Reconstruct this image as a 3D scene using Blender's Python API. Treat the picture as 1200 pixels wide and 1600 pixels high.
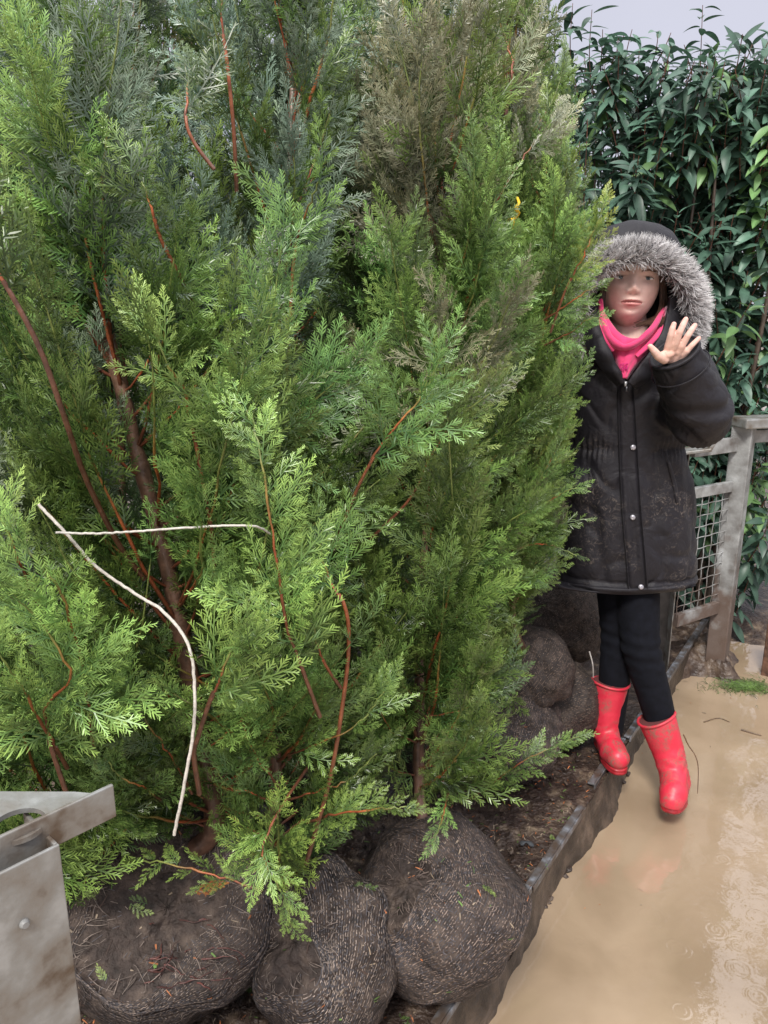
import bpy, math, random
import numpy as np
from mathutils import Vector, Matrix
from mathutils.bvhtree import BVHTree

random.seed(7); rng = np.random.default_rng(7)
scene = bpy.context.scene
for o in list(bpy.data.objects): bpy.data.objects.remove(o)

# ------------------------------------------------------------------ camera
CAMZ = 1.45; PITCH = math.radians(14.6); F = 1202.0
cam_d = bpy.data.cameras.new('camera'); cam = bpy.data.objects.new('camera', cam_d)
scene.collection.objects.link(cam); scene.camera = cam
cam.location = (0, 0, CAMZ); cam.rotation_euler = (math.radians(90) - PITCH, 0, 0)
cam_d.sensor_fit = 'HORIZONTAL'; cam_d.sensor_width = 36; cam_d.lens = 36 * F / 1200
cam_d.clip_start = 0.02; cam_d.clip_end = 2000
scene.render.resolution_x = 768; scene.render.resolution_y = 1024

# ------------------------------------------------------------------ world, sun, exposure
SUN_EL, SUN_AZ = math.radians(50), math.radians(198)      # azimuth measured from +Y, clockwise
w = bpy.data.worlds.new('World'); scene.world = w; w.use_nodes = True
nt = w.node_tree; nt.nodes.clear()
out = nt.nodes.new('ShaderNodeOutputWorld'); bg = nt.nodes.new('ShaderNodeBackground')
sky = nt.nodes.new('ShaderNodeTexSky'); sky.sky_type = 'NISHITA'; sky.sun_disc = False
sky.sun_elevation = SUN_EL; sky.sun_rotation = SUN_AZ; sky.air_density = 1.0; sky.dust_density = 3.0
tc = nt.nodes.new('ShaderNodeTexCoord'); sep = nt.nodes.new('ShaderNodeSeparateXYZ')
rmp = nt.nodes.new('ShaderNodeValToRGB')
rmp.color_ramp.elements[0].position = 0.0; rmp.color_ramp.elements[0].color = (3.9, 3.8, 4.35, 1)
rmp.color_ramp.elements[1].position = 1.0; rmp.color_ramp.elements[1].color = (16.5, 16.6, 17.2, 1)
e = rmp.color_ramp.elements.new(0.35); e.color = (4.5, 4.4, 4.95, 1); e2 = rmp.color_ramp.elements.new(0.58); e2.color = (9.5, 9.4, 10.0, 1)
cn = nt.nodes.new('ShaderNodeTexNoise'); cn.inputs['Scale'].default_value = 2.2; cn.inputs['Detail'].default_value = 4
mr = nt.nodes.new('ShaderNodeMapRange'); mr.inputs['To Min'].default_value = 0.86; mr.inputs['To Max'].default_value = 1.12
mul = nt.nodes.new('ShaderNodeMixRGB'); mul.blend_type = 'MULTIPLY'; mul.inputs[0].default_value = 1
mix = nt.nodes.new('ShaderNodeMixRGB'); mix.inputs[0].default_value = 0.82
L = nt.links
L.new(tc.outputs['Generated'], sep.inputs[0]); L.new(sep.outputs['Z'], rmp.inputs[0])
L.new(tc.outputs['Generated'], cn.inputs['Vector']); L.new(cn.outputs['Fac'], mr.inputs['Value'])
L.new(rmp.outputs[0], mul.inputs[1]); L.new(mr.outputs[0], mul.inputs[2])
L.new(sky.outputs[0], mix.inputs[1]); L.new(mul.outputs[0], mix.inputs[2])
L.new(mix.outputs[0], bg.inputs['Color']); bg.inputs['Strength'].default_value = 0.105
L.new(bg.outputs[0], out.inputs[0])
sun_d = bpy.data.lights.new('sun', 'SUN'); sun = bpy.data.objects.new('sun', sun_d); scene.collection.objects.link(sun)
sun_d.energy = 2.3; sun_d.angle = math.radians(12); sun_d.color = (1, 0.96, 0.9)
sd = Vector((math.sin(SUN_AZ) * math.cos(SUN_EL), math.cos(SUN_AZ) * math.cos(SUN_EL), math.sin(SUN_EL)))
sun.rotation_euler = sd.to_track_quat('Z', 'Y').to_euler()
scene.view_settings.view_transform = 'Standard'; scene.view_settings.look = 'None'
scene.view_settings.gamma = 1.0; scene.view_settings.exposure = 0.68

# ------------------------------------------------------------------ helpers
cp, sp = math.cos(PITCH), math.sin(PITCH)
FW = np.array([0, cp, -sp]); UP = np.array([0, sp, cp]); CAM = np.array([0, 0, CAMZ])
def ray(px, py):
    return FW + (px - 600) / F * np.array([1., 0, 0]) + (800 - py) / F * UP
def at(px, py, Y):
    d = ray(px, py); return CAM + d * (Y / d[1])
def atz(px, py, z):
    d = ray(px, py); return CAM + d * ((z - CAMZ) / d[2])
def proj(P):
    P = np.atleast_2d(P) - CAM
    dep = np.maximum(P @ FW, 1e-3)
    return 600 + F * P[:, 0] / dep, 800 - F * (P @ UP) / dep, dep
def nrm(v):
    v = np.asarray(v, float); return v / (np.linalg.norm(v, axis=-1, keepdims=True) + 1e-12)
def snoise(P, freq, seed=0, octaves=3):
    r = np.random.default_rng(seed); P = np.asarray(P); s = np.zeros(len(P)); a = 1.0; tot = 0
    for o in range(octaves):
        for k in range(4):
            d = r.normal(size=3); d /= np.linalg.norm(d); ph = r.uniform(0, 6.28)
            s += a * np.sin(P @ d * freq * 6.283 * r.uniform(.7, 1.3) + ph + 1.3 * np.sin(P @ r.normal(size=3) * freq * 3))
        tot += a * 2.5; a *= .5; freq *= 2.1
    return s / tot
def catmull(pts, n):
    pts = np.asarray(pts, float); P = np.vstack([2 * pts[0] - pts[1], pts, 2 * pts[-1] - pts[-2]])
    out = []
    m = len(pts) - 1
    for k in range(n + 1):
        u = k / n * m; i = min(int(u), m - 1); t = u - i
        p0, p1, p2, p3 = P[i], P[i + 1], P[i + 2], P[i + 3]
        out.append(.5 * ((2 * p1) + (-p0 + p2) * t + (2 * p0 - 5 * p1 + 4 * p2 - p3) * t * t + (-p0 + 3 * p1 - 3 * p2 + p3) * t ** 3))
    return np.array(out)

class MB:
    """collects verts, quads/tris, per-vertex colour and material index, becomes ONE mesh object"""
    def __init__(s): s.v = []; s.f = []; s.c = []; s.m = []; s.n = 0
    def add(s, V, Fc, col=(1, 1, 1), mi=0):
        V = np.asarray(V, float).reshape(-1, 3); Fc = np.asarray(Fc, int)
        if Fc.shape[1] == 3: Fc = np.hstack([Fc, -np.ones((len(Fc), 1), int)])
        c = np.asarray(col, float)
        if c.ndim == 1: c = np.tile(c, (len(V), 1))
        s.v.append(V); s.f.append(np.where(Fc >= 0, Fc + s.n, -1)); s.c.append(c); s.m.append(np.full(len(Fc), mi)); s.n += len(V)
    def tube(s, path, r, sides=6, col=(1, 1, 1), mi=0, flat=1.0, cap=True):
        path = np.asarray(path, float); n = len(path); r = np.broadcast_to(np.asarray(r, float), (n,))
        T = nrm(np.gradient(path, axis=0)); a = np.array([0, 0, 1.]) if abs(T[0, 2]) < .8 else np.array([1., 0, 0])
        N = np.zeros((n, 3)); v = nrm(np.cross(T[0], a))
        for i in range(n):
            v = nrm(v - T[i] * (v @ T[i])); N[i] = v
        B = np.cross(T, N); th = np.linspace(0, 2 * np.pi, sides, endpoint=False)
        V = path[:, None] + r[:, None, None] * (np.cos(th)[None, :, None] * N[:, None] + flat * np.sin(th)[None, :, None] * B[:, None])
        i, j = np.meshgrid(np.arange(n - 1), np.arange(sides), indexing='ij'); jn = (j + 1) % sides
        Fc = np.stack([i * sides + j, i * sides + jn, (i + 1) * sides + jn, (i + 1) * sides + j], -1).reshape(-1, 4)
        c = np.asarray(col, float)
        if c.ndim == 2: c = np.repeat(c, sides, axis=0)
        s.add(V.reshape(-1, 3), Fc, c, mi)
        if cap:
            for (k, rev) in ((0, True), (n - 1, False)):
                base = s.n; ring = V[k]; cc = c if c.ndim == 1 else c[k * sides]
                idx = np.arange(sides); Fq = np.stack([idx, (idx + 1) % sides, np.full(sides, sides)], -1)
                if rev: Fq = Fq[:, ::-1]
                s.add(np.vstack([ring, path[k]]), Fq, cc, mi)
    def box(s, c, size, R=None, col=(1, 1, 1), mi=0):
        R = np.eye(3) if R is None else np.asarray(R)
        g = np.array([[x, y, z] for x in (-.5, .5) for y in (-.5, .5) for z in (-.5, .5)]) * np.asarray(size)
        s.add(g @ R.T + np.asarray(c), [[0, 1, 3, 2], [4, 6, 7, 5], [0, 4, 5, 1], [2, 3, 7, 6], [0, 2, 6, 4], [1, 5, 7, 3]], col, mi)
    def grid(s, P, col=(1, 1, 1), mi=0, wrap=False):
        P = np.asarray(P); a, b = P.shape[:2]
        i, j = np.meshgrid(np.arange(a - 1), np.arange(b if wrap else b - 1), indexing='ij'); jn = (j + 1) % b
        s.add(P.reshape(-1, 3), np.stack([i * b + j, (i + 1) * b + j, (i + 1) * b + jn, i * b + jn], -1).reshape(-1, 4), col, mi)
    def mesh(s, name, mats, smooth=True):
        V = np.vstack(s.v); Fc = np.vstack(s.f); C = np.vstack(s.c); M = np.concatenate(s.m)
        me = bpy.data.meshes.new(name)
        quad = Fc[:, 3] >= 0; tot = np.where(quad, 4, 3); loops = Fc[Fc >= 0].ravel() if quad.all() else np.concatenate([r[:t] for r, t in zip(Fc, tot)])
        me.vertices.add(len(V)); me.vertices.foreach_set('co', V.astype(np.float32).ravel())
        me.loops.add(len(loops)); me.loops.foreach_set('vertex_index', loops.astype(np.int32))
        me.polygons.add(len(Fc)); st = np.concatenate([[0], np.cumsum(tot)[:-1]])
        me.polygons.foreach_set('loop_start', st.astype(np.int32))
        me.polygons.foreach_set('material_index', M.astype(np.int32))
        me.update(calc_edges=True); me.validate()
        me.polygons.foreach_set('use_smooth', np.full(len(me.polygons), smooth))
        if len(me.vertices) == len(V):
            ca = me.color_attributes.new('col', 'FLOAT_COLOR', 'POINT')
            ca.data.foreach_set('color', np.hstack([C, np.ones((len(C), 1))]).astype(np.float32).ravel())
        for m in (mats if isinstance(mats, (list, tuple)) else [mats]): me.materials.append(m)
        return me
    def build(s, name, mats, parent=None, smooth=True):
        return link(name, s.mesh(name, mats, smooth), parent)
def link(name, me, parent=None):
    o = bpy.data.objects.new(name, me); scene.collection.objects.link(o)
    if parent is not None:
        o.parent = parent; o.matrix_parent_inverse = Matrix.Translation(parent_loc(parent)).inverted()
    return o
def parent_loc(p):
    return Vector(p.location) if p.type == 'EMPTY' else Vector((0, 0, 0))
def tag(o, label=None, cat=None, group=None, kind=None):
    if label: o['label'] = label
    if cat: o['category'] = cat
    if group: o['group'] = group
    if kind: o['kind'] = kind
    return o
def empty(name, loc, label, cat, group=None):
    o = bpy.data.objects.new(name, None); scene.collection.objects.link(o); o.location = Vector([float(x) for x in loc]); o.empty_display_size = .1
    return tag(o, label, cat, group)

# ---- voxel union of simple solids into one smooth skin
def cone_prim(p0, r0, p1, r1, ex=1.0, side=None, rings=6, sides=20, round0=True, round1=True):
    """tapered capsule; ex squashes the section along `side`"""
    p0 = np.asarray(p0, float); p1 = np.asarray(p1, float); ax = p1 - p0; Ln = np.linalg.norm(ax) + 1e-9; t = ax / Ln
    sv = np.array([0, 1., 0]) if side is None else np.asarray(side, float)
    if abs(sv @ t) > .95: sv = np.array([0, 0, 1.])
    s = nrm(sv - t * (sv @ t)); b = np.cross(t, s)
    prof = []
    if round0:
        for k in range(1, 6): a = math.pi / 2 * k / 6; prof.append((-r0 * math.cos(a), r0 * math.sin(a)))
    for k in range(rings + 1): u = k / rings; prof.append((Ln * u, r0 + (r1 - r0) * u))
    if round1:
        for k in range(5, 0, -1): a = math.pi / 2 * k / 6; prof.append((Ln + r1 * math.cos(a), r1 * math.sin(a)))
    th = np.linspace(0, 2 * np.pi, sides, endpoint=False)
    V = []
    for (h, r) in prof: V.append(p0 + t * h + r * (np.cos(th)[:, None] * s * ex + np.sin(th)[:, None] * b))
    V = np.array(V); n = len(V)
    i, j = np.meshgrid(np.arange(n - 1), np.arange(sides), indexing='ij'); jn = (j + 1) % sides
    Fc = np.stack([i * sides + j, i * sides + jn, (i + 1) * sides + jn, (i + 1) * sides + j], -1).reshape(-1, 4)
    e0 = p0 - t * (r0 if round0 else 0); e1 = p1 + t * (r1 if round1 else 0)
    VV = np.vstack([V.reshape(-1, 3), e0, e1]); k0 = n * sides
    idx = np.arange(sides)
    c0 = np.stack([(idx + 1) % sides, idx, np.full(sides, k0)], -1); c1 = np.stack([(n - 1) * sides + idx, (n - 1) * sides + (idx + 1) % sides, np.full(sides, k0 + 1)], -1)
    return VV, Fc, c0, c1
def ell_prim(c, r, R=None, n=24):
    u = np.linspace(0, math.pi, n)[1:-1]; th = np.linspace(0, 2 * np.pi, n, endpoint=False)
    V = np.stack([np.sin(u)[:, None] * np.cos(th), np.sin(u)[:, None] * np.sin(th), np.cos(u)[:, None] * np.ones(n)], -1) * np.asarray(r)
    R = np.eye(3) if R is None else np.asarray(R); a = len(u)
    i, j = np.meshgrid(np.arange(a - 1), np.arange(n), indexing='ij'); jn = (j + 1) % n
    Fc = np.stack([i * n + j, (i + 1) * n + j, (i + 1) * n + jn, i * n + jn], -1).reshape(-1, 4)
    VV = np.vstack([V.reshape(-1, 3), [0, 0, r[2]], [0, 0, -r[2]]]) @ R.T + np.asarray(c); k0 = a * n; idx = np.arange(n)
    return VV, Fc, np.stack([idx, (idx + 1) % n, np.full(n, k0)], -1), np.stack([(a - 1) * n + (idx + 1) % n, (a - 1) * n + idx, np.full(n, k0 + 1)], -1)
def loft_prim(rings):
    P = np.asarray(rings); a, n = P.shape[:2]
    i, j = np.meshgrid(np.arange(a - 1), np.arange(n), indexing='ij'); jn = (j + 1) % n
    Fc = np.stack([i * n + j, i * n + jn, (i + 1) * n + jn, (i + 1) * n + j], -1).reshape(-1, 4); k0 = a * n; idx = np.arange(n)
    return np.vstack([P.reshape(-1, 3), P[0].mean(0), P[-1].mean(0)]), Fc, np.stack([(idx + 1) % n, idx, np.full(n, k0)], -1), np.stack([(a - 1) * n + idx, (a - 1) * n + (idx + 1) % n, np.full(n, k0 + 1)], -1)
def union(prims, voxel, smooth=6, fac=.5):
    mb = MB()
    for (V, Fc, c0, c1) in prims:
        mb.v.append(V); n0 = mb.n; mb.n += len(V); mb.c.append(np.ones((len(V), 3)))
        for q in (Fc, c0, c1):
            q = np.asarray(q); q = q if q.shape[1] == 4 else np.hstack([q, -np.ones((len(q), 1), int)])
            mb.f.append(np.where(q >= 0, q + n0, -1)); mb.m.append(np.zeros(len(q), int))
    me = mb.mesh('tmp', []); o = bpy.data.objects.new('tmp', me); scene.collection.objects.link(o)
    m = o.modifiers.new('r', 'REMESH'); m.mode = 'VOXEL'; m.voxel_size = voxel
    if smooth: s = o.modifiers.new('s', 'SMOOTH'); s.iterations = smooth; s.factor = fac
    dg = bpy.context.evaluated_depsgraph_get(); ev = o.evaluated_get(dg); res = bpy.data.meshes.new_from_object(ev)
    bpy.data.objects.remove(o)
    V = np.zeros(len(res.vertices) * 3, np.float32); res.vertices.foreach_get('co', V); V = V.reshape(-1, 3).astype(float)
    N = np.zeros(len(res.vertices) * 3, np.float32); res.vertices.foreach_get('normal', N); N = N.reshape(-1, 3).astype(float)
    return res, V, N
def finish(res, name, mats, V=None, C=None, parent=None):
    if V is not None: res.vertices.foreach_set('co', V.astype(np.float32).ravel())
    res.polygons.foreach_set('use_smooth', np.full(len(res.polygons), True))
    if C is not None:
        ca = res.color_attributes.new('col', 'FLOAT_COLOR', 'POINT')
        ca.data.foreach_set('color', np.hstack([C, np.ones((len(C), 1))]).astype(np.float32).ravel())
    res.materials.clear()
    for m in (mats if isinstance(mats, (list, tuple)) else [mats]): res.materials.append(m)
    res.name = name; res.update()
    return link(name, res, parent)

# ------------------------------------------------------------------ materials
def mat(name, col=None, rough=.6, attr=False, spec=.5, noise=None, bump=None, transl=0, metal=0, coat=0, ramp=None, sheen=0, sss=0):
    """noise=(scale, detail, dark_mult, light_mult); bump=(scale, strength, dist); ramp=[(pos,col)..] by noise"""
    m = bpy.data.materials.new(name); m.use_nodes = True; t = m.node_tree; N = t.nodes; K = t.links
    b = N['Principled BSDF']; b.inputs['Roughness'].default_value = rough; b.inputs['Specular IOR Level'].default_value = spec
    b.inputs['Metallic'].default_value = metal; b.inputs['Coat Weight'].default_value = coat; b.inputs['Coat Roughness'].default_value = .15
    if sss: b.inputs['Subsurface Weight'].default_value = sss; b.inputs['Subsurface Radius'].default_value = (.012, .004, .002); b.inputs['Subsurface Scale'].default_value = 1
    if sheen: b.inputs['Sheen Weight'].default_value = sheen
    tcn = N.new('ShaderNodeTexCoord'); geo = N.new('ShaderNodeNewGeometry')
    if attr:
        a = N.new('ShaderNodeAttribute'); a.attribute_name = 'col'; src = a.outputs['Color']
    else:
        rgb = N.new('ShaderNodeRGB'); rgb.outputs[0].default_value = (*(col or (.5, .5, .5)), 1); src = rgb.outputs[0]
    if ramp:
        nz = N.new('ShaderNodeTexNoise'); nz.inputs['Scale'].default_value = noise[0]; nz.inputs['Detail'].default_value = noise[1]
        K.new(geo.outputs['Position'], nz.inputs['Vector']); r = N.new('ShaderNodeValToRGB')
        while len(r.color_ramp.elements) < len(ramp): r.color_ramp.elements.new(.5)
        for el, (p, c) in zip(r.color_ramp.elements, ramp): el.position = p; el.color = (*c, 1)
        K.new(nz.outputs['Fac'], r.inputs[0]); src = r.outputs[0]
    elif noise:
        nz = N.new('ShaderNodeTexNoise'); nz.inputs['Scale'].default_value = noise[0]; nz.inputs['Detail'].default_value = noise[1]
        K.new(geo.outputs['Position'], nz.inputs['Vector']); mrn = N.new('ShaderNodeMapRange')
        mrn.inputs['From Min'].default_value = .3; mrn.inputs['From Max'].default_value = .7
        mrn.inputs['To Min'].default_value = noise[2]; mrn.inputs['To Max'].default_value = noise[3]
        K.new(nz.outputs['Fac'], mrn.inputs['Value']); mx = N.new('ShaderNodeMixRGB'); mx.blend_type = 'MULTIPLY'; mx.inputs[0].default_value = 1
        K.new(src, mx.inputs[1]); K.new(mrn.outputs[0], mx.inputs[2]); src = mx.outputs[0]
    K.new(src, b.inputs['Base Color'])
    if bump:
        bz = N.new('ShaderNodeTexNoise'); bz.inputs['Scale'].default_value = bump[0]; bz.inputs['Detail'].default_value = 5
        K.new(geo.outputs['Position'], bz.inputs['Vector']); bp = N.new('ShaderNodeBump'); bp.inputs['Strength'].default_value = bump[1]; bp.inputs['Distance'].default_value = bump[2]
        K.new(bz.outputs['Fac'], bp.inputs['Height']); K.new(bp.outputs[0], b.inputs['Normal'])
    if transl:
        tr = N.new('ShaderNodeBsdfTranslucent'); K.new(src, tr.inputs['Color']); ms = N.new('ShaderNodeMixShader'); ms.inputs[0].default_value = transl
        K.new(b.outputs[0], ms.inputs[1]); K.new(tr.outputs[0], ms.inputs[2]); K.new(ms.outputs[0], N['Material Output'].inputs['Surface'])
    m['bsdf'] = b.name
    return m
M_leaf = mat('conifer_foliage', attr=True, rough=.36, spec=.55, noise=(7, 3, .6, 1.35), transl=.09)
M_wood = mat('conifer_bark', attr=True, rough=.38, spec=.6, noise=(60, 5, .55, 1.35), bump=(120, .5, .003))
M_laurel = mat('laurel_leaf', attr=True, rough=.42, spec=.45, noise=(14, 2, .75, 1.25), transl=.22)
M_attr = mat('painted_attr', attr=True, rough=.7)
M_soil = mat('root_soil', rough=.75, noise=(38, 8), ramp=[(.25, (.012, .008, .006)), (.5, (.045, .031, .025)), (.75, (.11, .08, .062))], bump=(90, .9, .012))
M_net = mat('net_yarn', attr=True, rough=.75, noise=(150, 2, .6, 1.3))
M_mud = mat('mud', rough=.5, noise=(16, 8), ramp=[(.3, (.05, .034, .024)), (.5, (.11, .078, .055)), (.7, (.2, .15, .105))], bump=(55, .7, .012))
M_side = mat('side_mud', rough=.5, noise=(16, 8), ramp=[(.3, (.022, .015, .010)), (.5, (.052, .037, .026)), (.7, (.12, .085, .06))], bump=(55, .7, .012))
M_muddark = mat('wet_soil', rough=.45, noise=(19, 10), ramp=[(.3, (.018, .011, .008)), (.50, (.05, .032, .024)), (.62, (.12, .085, .06)), (.72, (.25, .19, .13))], bump=(80, .9, .012))
def galv():
    m = mat('galvanised_steel', rough=.42, noise=(22, 7), ramp=[(.33, (.10, .07, .048)), (.44, (.21, .195, .175)), (.55, (.25, .25, .24)), (.66, (.33, .335, .33))], bump=(160, .35, .0015), spec=.6)
    m.node_tree.nodes['Principled BSDF'].inputs['Metallic'].default_value = .35
    return m
M_galv = galv()
def galvmud():
    m = mat('muddy_galvanised', rough=.5, noise=(17, 8), ramp=[(.3, (.12, .11, .10)), (.46, (.21, .21, .205)), (.56, (.28, .285, .28)), (.7, (.38, .39, .39))], bump=(120, .35, .003)); t = m.node_tree; N = t.nodes; K = t.links; b = N['Principled BSDF']
    src = b.inputs['Base Color'].links[0].from_socket; g = N.new('ShaderNodeNewGeometry'); sx = N.new('ShaderNodeSeparateXYZ'); K.new(g.outputs['Position'], sx.inputs[0])
    n = N.new('ShaderNodeTexNoise'); n.inputs['Scale'].default_value = 14; n.inputs['Detail'].default_value = 8; K.new(g.outputs['Position'], n.inputs['Vector'])
    h = N.new('ShaderNodeMath'); h.operation = 'MULTIPLY_ADD'; h.inputs[1].default_value = -1.0; h.inputs[2].default_value = .93; K.new(sx.outputs['Z'], h.inputs[0])
    a = N.new('ShaderNodeMath'); a.operation = 'ADD'; K.new(h.outputs[0], a.inputs[0]); K.new(n.outputs['Fac'], a.inputs[1])
    r = N.new('ShaderNodeMapRange'); r.inputs['From Min'].default_value = .92; r.inputs['From Max'].default_value = 1.12; r.inputs['To Max'].default_value = .85; K.new(a.outputs[0], r.inputs['Value'])
    x = N.new('ShaderNodeMixRGB'); x.inputs[2].default_value = (.10, .062, .045, 1); K.new(r.outputs[0], x.inputs[0]); K.new(src, x.inputs[1]); K.new(x.outputs[0], b.inputs['Base Color']); return m
M_galvmud = galvmud()
M_edge = mat('edge_steel', rough=.4, noise=(30, 7), ramp=[(.38, (.07, .05, .038)), (.54, (.10, .095, .095)), (.70, (.22, .235, .265))], bump=(120, .35, .003), spec=.6)

# ================================================================== SETTING
LEDGE = .12
E0 = np.array([.113, 1.19]); E1 = np.array([.905, 2.39]); ED = nrm(E1 - E0); EN = np.array([ED[1], -ED[0]])    # EN points to the water
# ground
mb = MB(); n = 60
gx = np.sinh(np.linspace(-5.6, 5.6, n)) * 4.5; gy = np.sinh(np.linspace(-5.6, 5.6, n)) * 4.5
G = np.stack(np.meshgrid(gx, gy, indexing='ij') + [np.full((n, n), -.06)], -1)
tag(mb_g := (mb.grid(G) or mb).build('ground', M_mud), kind='structure')
# water with rain rings: real ripples
mb = MB()
def axis_pts(a, b, c, d, fine, coarse):
    return np.concatenate([np.linspace(a, b, coarse)[:-1], np.linspace(b, c, fine), np.linspace(c, d, coarse)[1:]])
wx = axis_pts(-9, .1, 1.55, 9, 520, 24); wy = axis_pts(-7, .95, 2.6, 14, 560, 24)
X, Yg = np.meshgrid(wx, wy, indexing='ij'); Z = np.zeros_like(X)
r2 = np.random.default_rng(3)
rings = []
for k in range(34):
    if k < 26: px, py = r2.normal(1130, 45), r2.uniform(1230, 1610)
    else: px, py = r2.uniform(900, 1200), r2.uniform(1330, 1600)
    p = atz(px, py, 0); rings.append((p[0], p[1], r2.uniform(.004, .03), r2.uniform(.00005, .00028)))
for (cx, cy, R, A) in rings:
    d = np.hypot(X - cx, Yg - cy); Z += A * np.exp(-((d - R) / .006) ** 2) * np.cos((d - R) / .0017) + .5 * A * np.exp(-((d - R * .5) / .004) ** 2) * np.cos((d - R * .5) / .0015)
Z += .00016 * np.sin(X * 61 + 2 * np.sin(Yg * 23)) * np.sin(Yg * 47 + 1.5 * np.sin(X * 31))
mb.grid(np.stack([X, Yg, Z], -1))
def water_mat():
    m = bpy.data.materials.new('muddy_water'); m.use_nodes = True; t = m.node_tree; N = t.nodes; K = t.links; b = N['Principled BSDF']
    geo = N.new('ShaderNodeNewGeometry')
    n1 = N.new('ShaderNodeTexNoise'); n1.inputs['Scale'].default_value = 2.6; n1.inputs['Detail'].default_value = 5; n1.inputs['Distortion'].default_value = .8
    K.new(geo.outputs['Position'], n1.inputs['Vector'])
    r = N.new('ShaderNodeValToRGB'); r.color_ramp.elements[0].position = .3; r.color_ramp.elements[0].color = (.245, .178, .115, 1)
    r.color_ramp.elements[1].position = .72; r.color_ramp.elements[1].color = (.365, .275, .185, 1); K.new(n1.outputs['Fac'], r.inputs[0]); K.new(r.outputs[0], b.inputs['Base Color'])
    n3 = N.new('ShaderNodeTexNoise'); n3.inputs['Scale'].default_value = 7; n3.inputs['Detail'].default_value = 6; K.new(geo.outputs['Position'], n3.inputs['Vector'])
    mask = N.new('ShaderNodeMapRange'); mask.inputs['From Min'].default_value = .45; mask.inputs['From Max'].default_value = .62; mask.inputs['To Min'].default_value = .008; mask.inputs['To Max'].default_value = .045; K.new(n3.outputs['Fac'], mask.inputs['Value'])
    K.new(mask.outputs[0], b.inputs['Roughness']); b.inputs['IOR'].default_value = 1.85
    n4 = N.new('ShaderNodeTexNoise'); n4.inputs['Scale'].default_value = 30; n4.inputs['Detail'].default_value = 3; K.new(geo.outputs['Position'], n4.inputs['Vector'])
    bp = N.new('ShaderNodeBump'); bp.inputs['Strength'].default_value = .12; bp.inputs['Distance'].default_value = .004; K.new(n4.outputs['Fac'], bp.inputs['Height']); K.new(bp.outputs[0], b.inputs['Normal'])
    return m
tag(mb.build('muddy_water', water_mat()), kind='structure')

# platform: soil top, muddy side skirt, galvanised edge strips
plat = empty('loading_platform', (E0[0] - .3, E0[1], 0), 'low muddy platform with grey metal edge strip, beside the brown flood water', 'platform')
mb = MB(); ns, nw = 260, 150
s = np.linspace(-1.6, 3.2, ns); wv = np.concatenate([np.linspace(.0, -1.0, 120), np.linspace(-1.05, -3.0, 40)])
S, W = np.meshgrid(s, wv, indexing='ij')
Px = E0[0] + ED[0] * S + EN[0] * W; Py = E0[1] + ED[1] * S + EN[1] * W
nz = snoise(np.stack([Px.ravel(), Py.ravel(), 0 * Px.ravel()], -1), 6, 5, 4).reshape(Px.shape)
Pz = LEDGE - .012 + .012 * nz + .006 * snoise(np.stack([Px.ravel(), Py.ravel(), 0 * Px.ravel()], -1), 30, 8, 3).reshape(Px.shape)
mb.grid(np.stack([Px, Py, Pz], -1)); o = mb.build('soil_top', M_muddark, plat)
mb = MB(); s = np.linspace(-1.6, 3.2, 700); us = np.linspace(0, 1, 26)
S, Uu = np.meshgrid(s, us, indexing='ij')
q = np.stack([S.ravel(), Uu.ravel() * .1, 0 * S.ravel()], -1)
off = .002 + .014 * Uu ** 1.5 + (.040 * snoise(q, 1.5, 2, 3) + .004 * snoise(q, 12, 4, 2)).reshape(S.shape) * Uu
zz = LEDGE - .008 - Uu * (LEDGE + .03)
mb.grid(np.stack([E0[0] + ED[0] * S + EN[0] * off, E0[1] + ED[1] * S + EN[1] * off, zz], -1)); mb.build('muddy_side', M_side, plat)
Rm = np.array([[ED[0], EN[0], 0], [ED[1], EN[1], 0], [0, 0, 1.]])
for (a, b_, dz, dw) in ((-1.5, -.02, 0, 0), (-.015, .43, .002, -.002), (.435, .80, -.001, .001), (.92, 1.22, -.004, -.014), (1.225, 3.1, .001, 0)):
    mb = MB(); m = (a + b_) / 2; c = E0 + ED * m
    mb.box([c[0] - EN[0] * (.0075 - dw), c[1] - EN[1] * (.0075 - dw), LEDGE + .002 + dz], (b_ - a, .018, .006), Rm)
    mb.box([c[0] + EN[0] * (.004 + dw), c[1] + EN[1] * (.004 + dw), LEDGE - .004 + dz], (b_ - a, .004, .018), Rm)
    o = mb.build('metal_edge', M_edge, plat, smooth=False)
    bv = o.modifiers.new('b', 'BEVEL'); bv.width = .0015; bv.segments = 2

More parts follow.
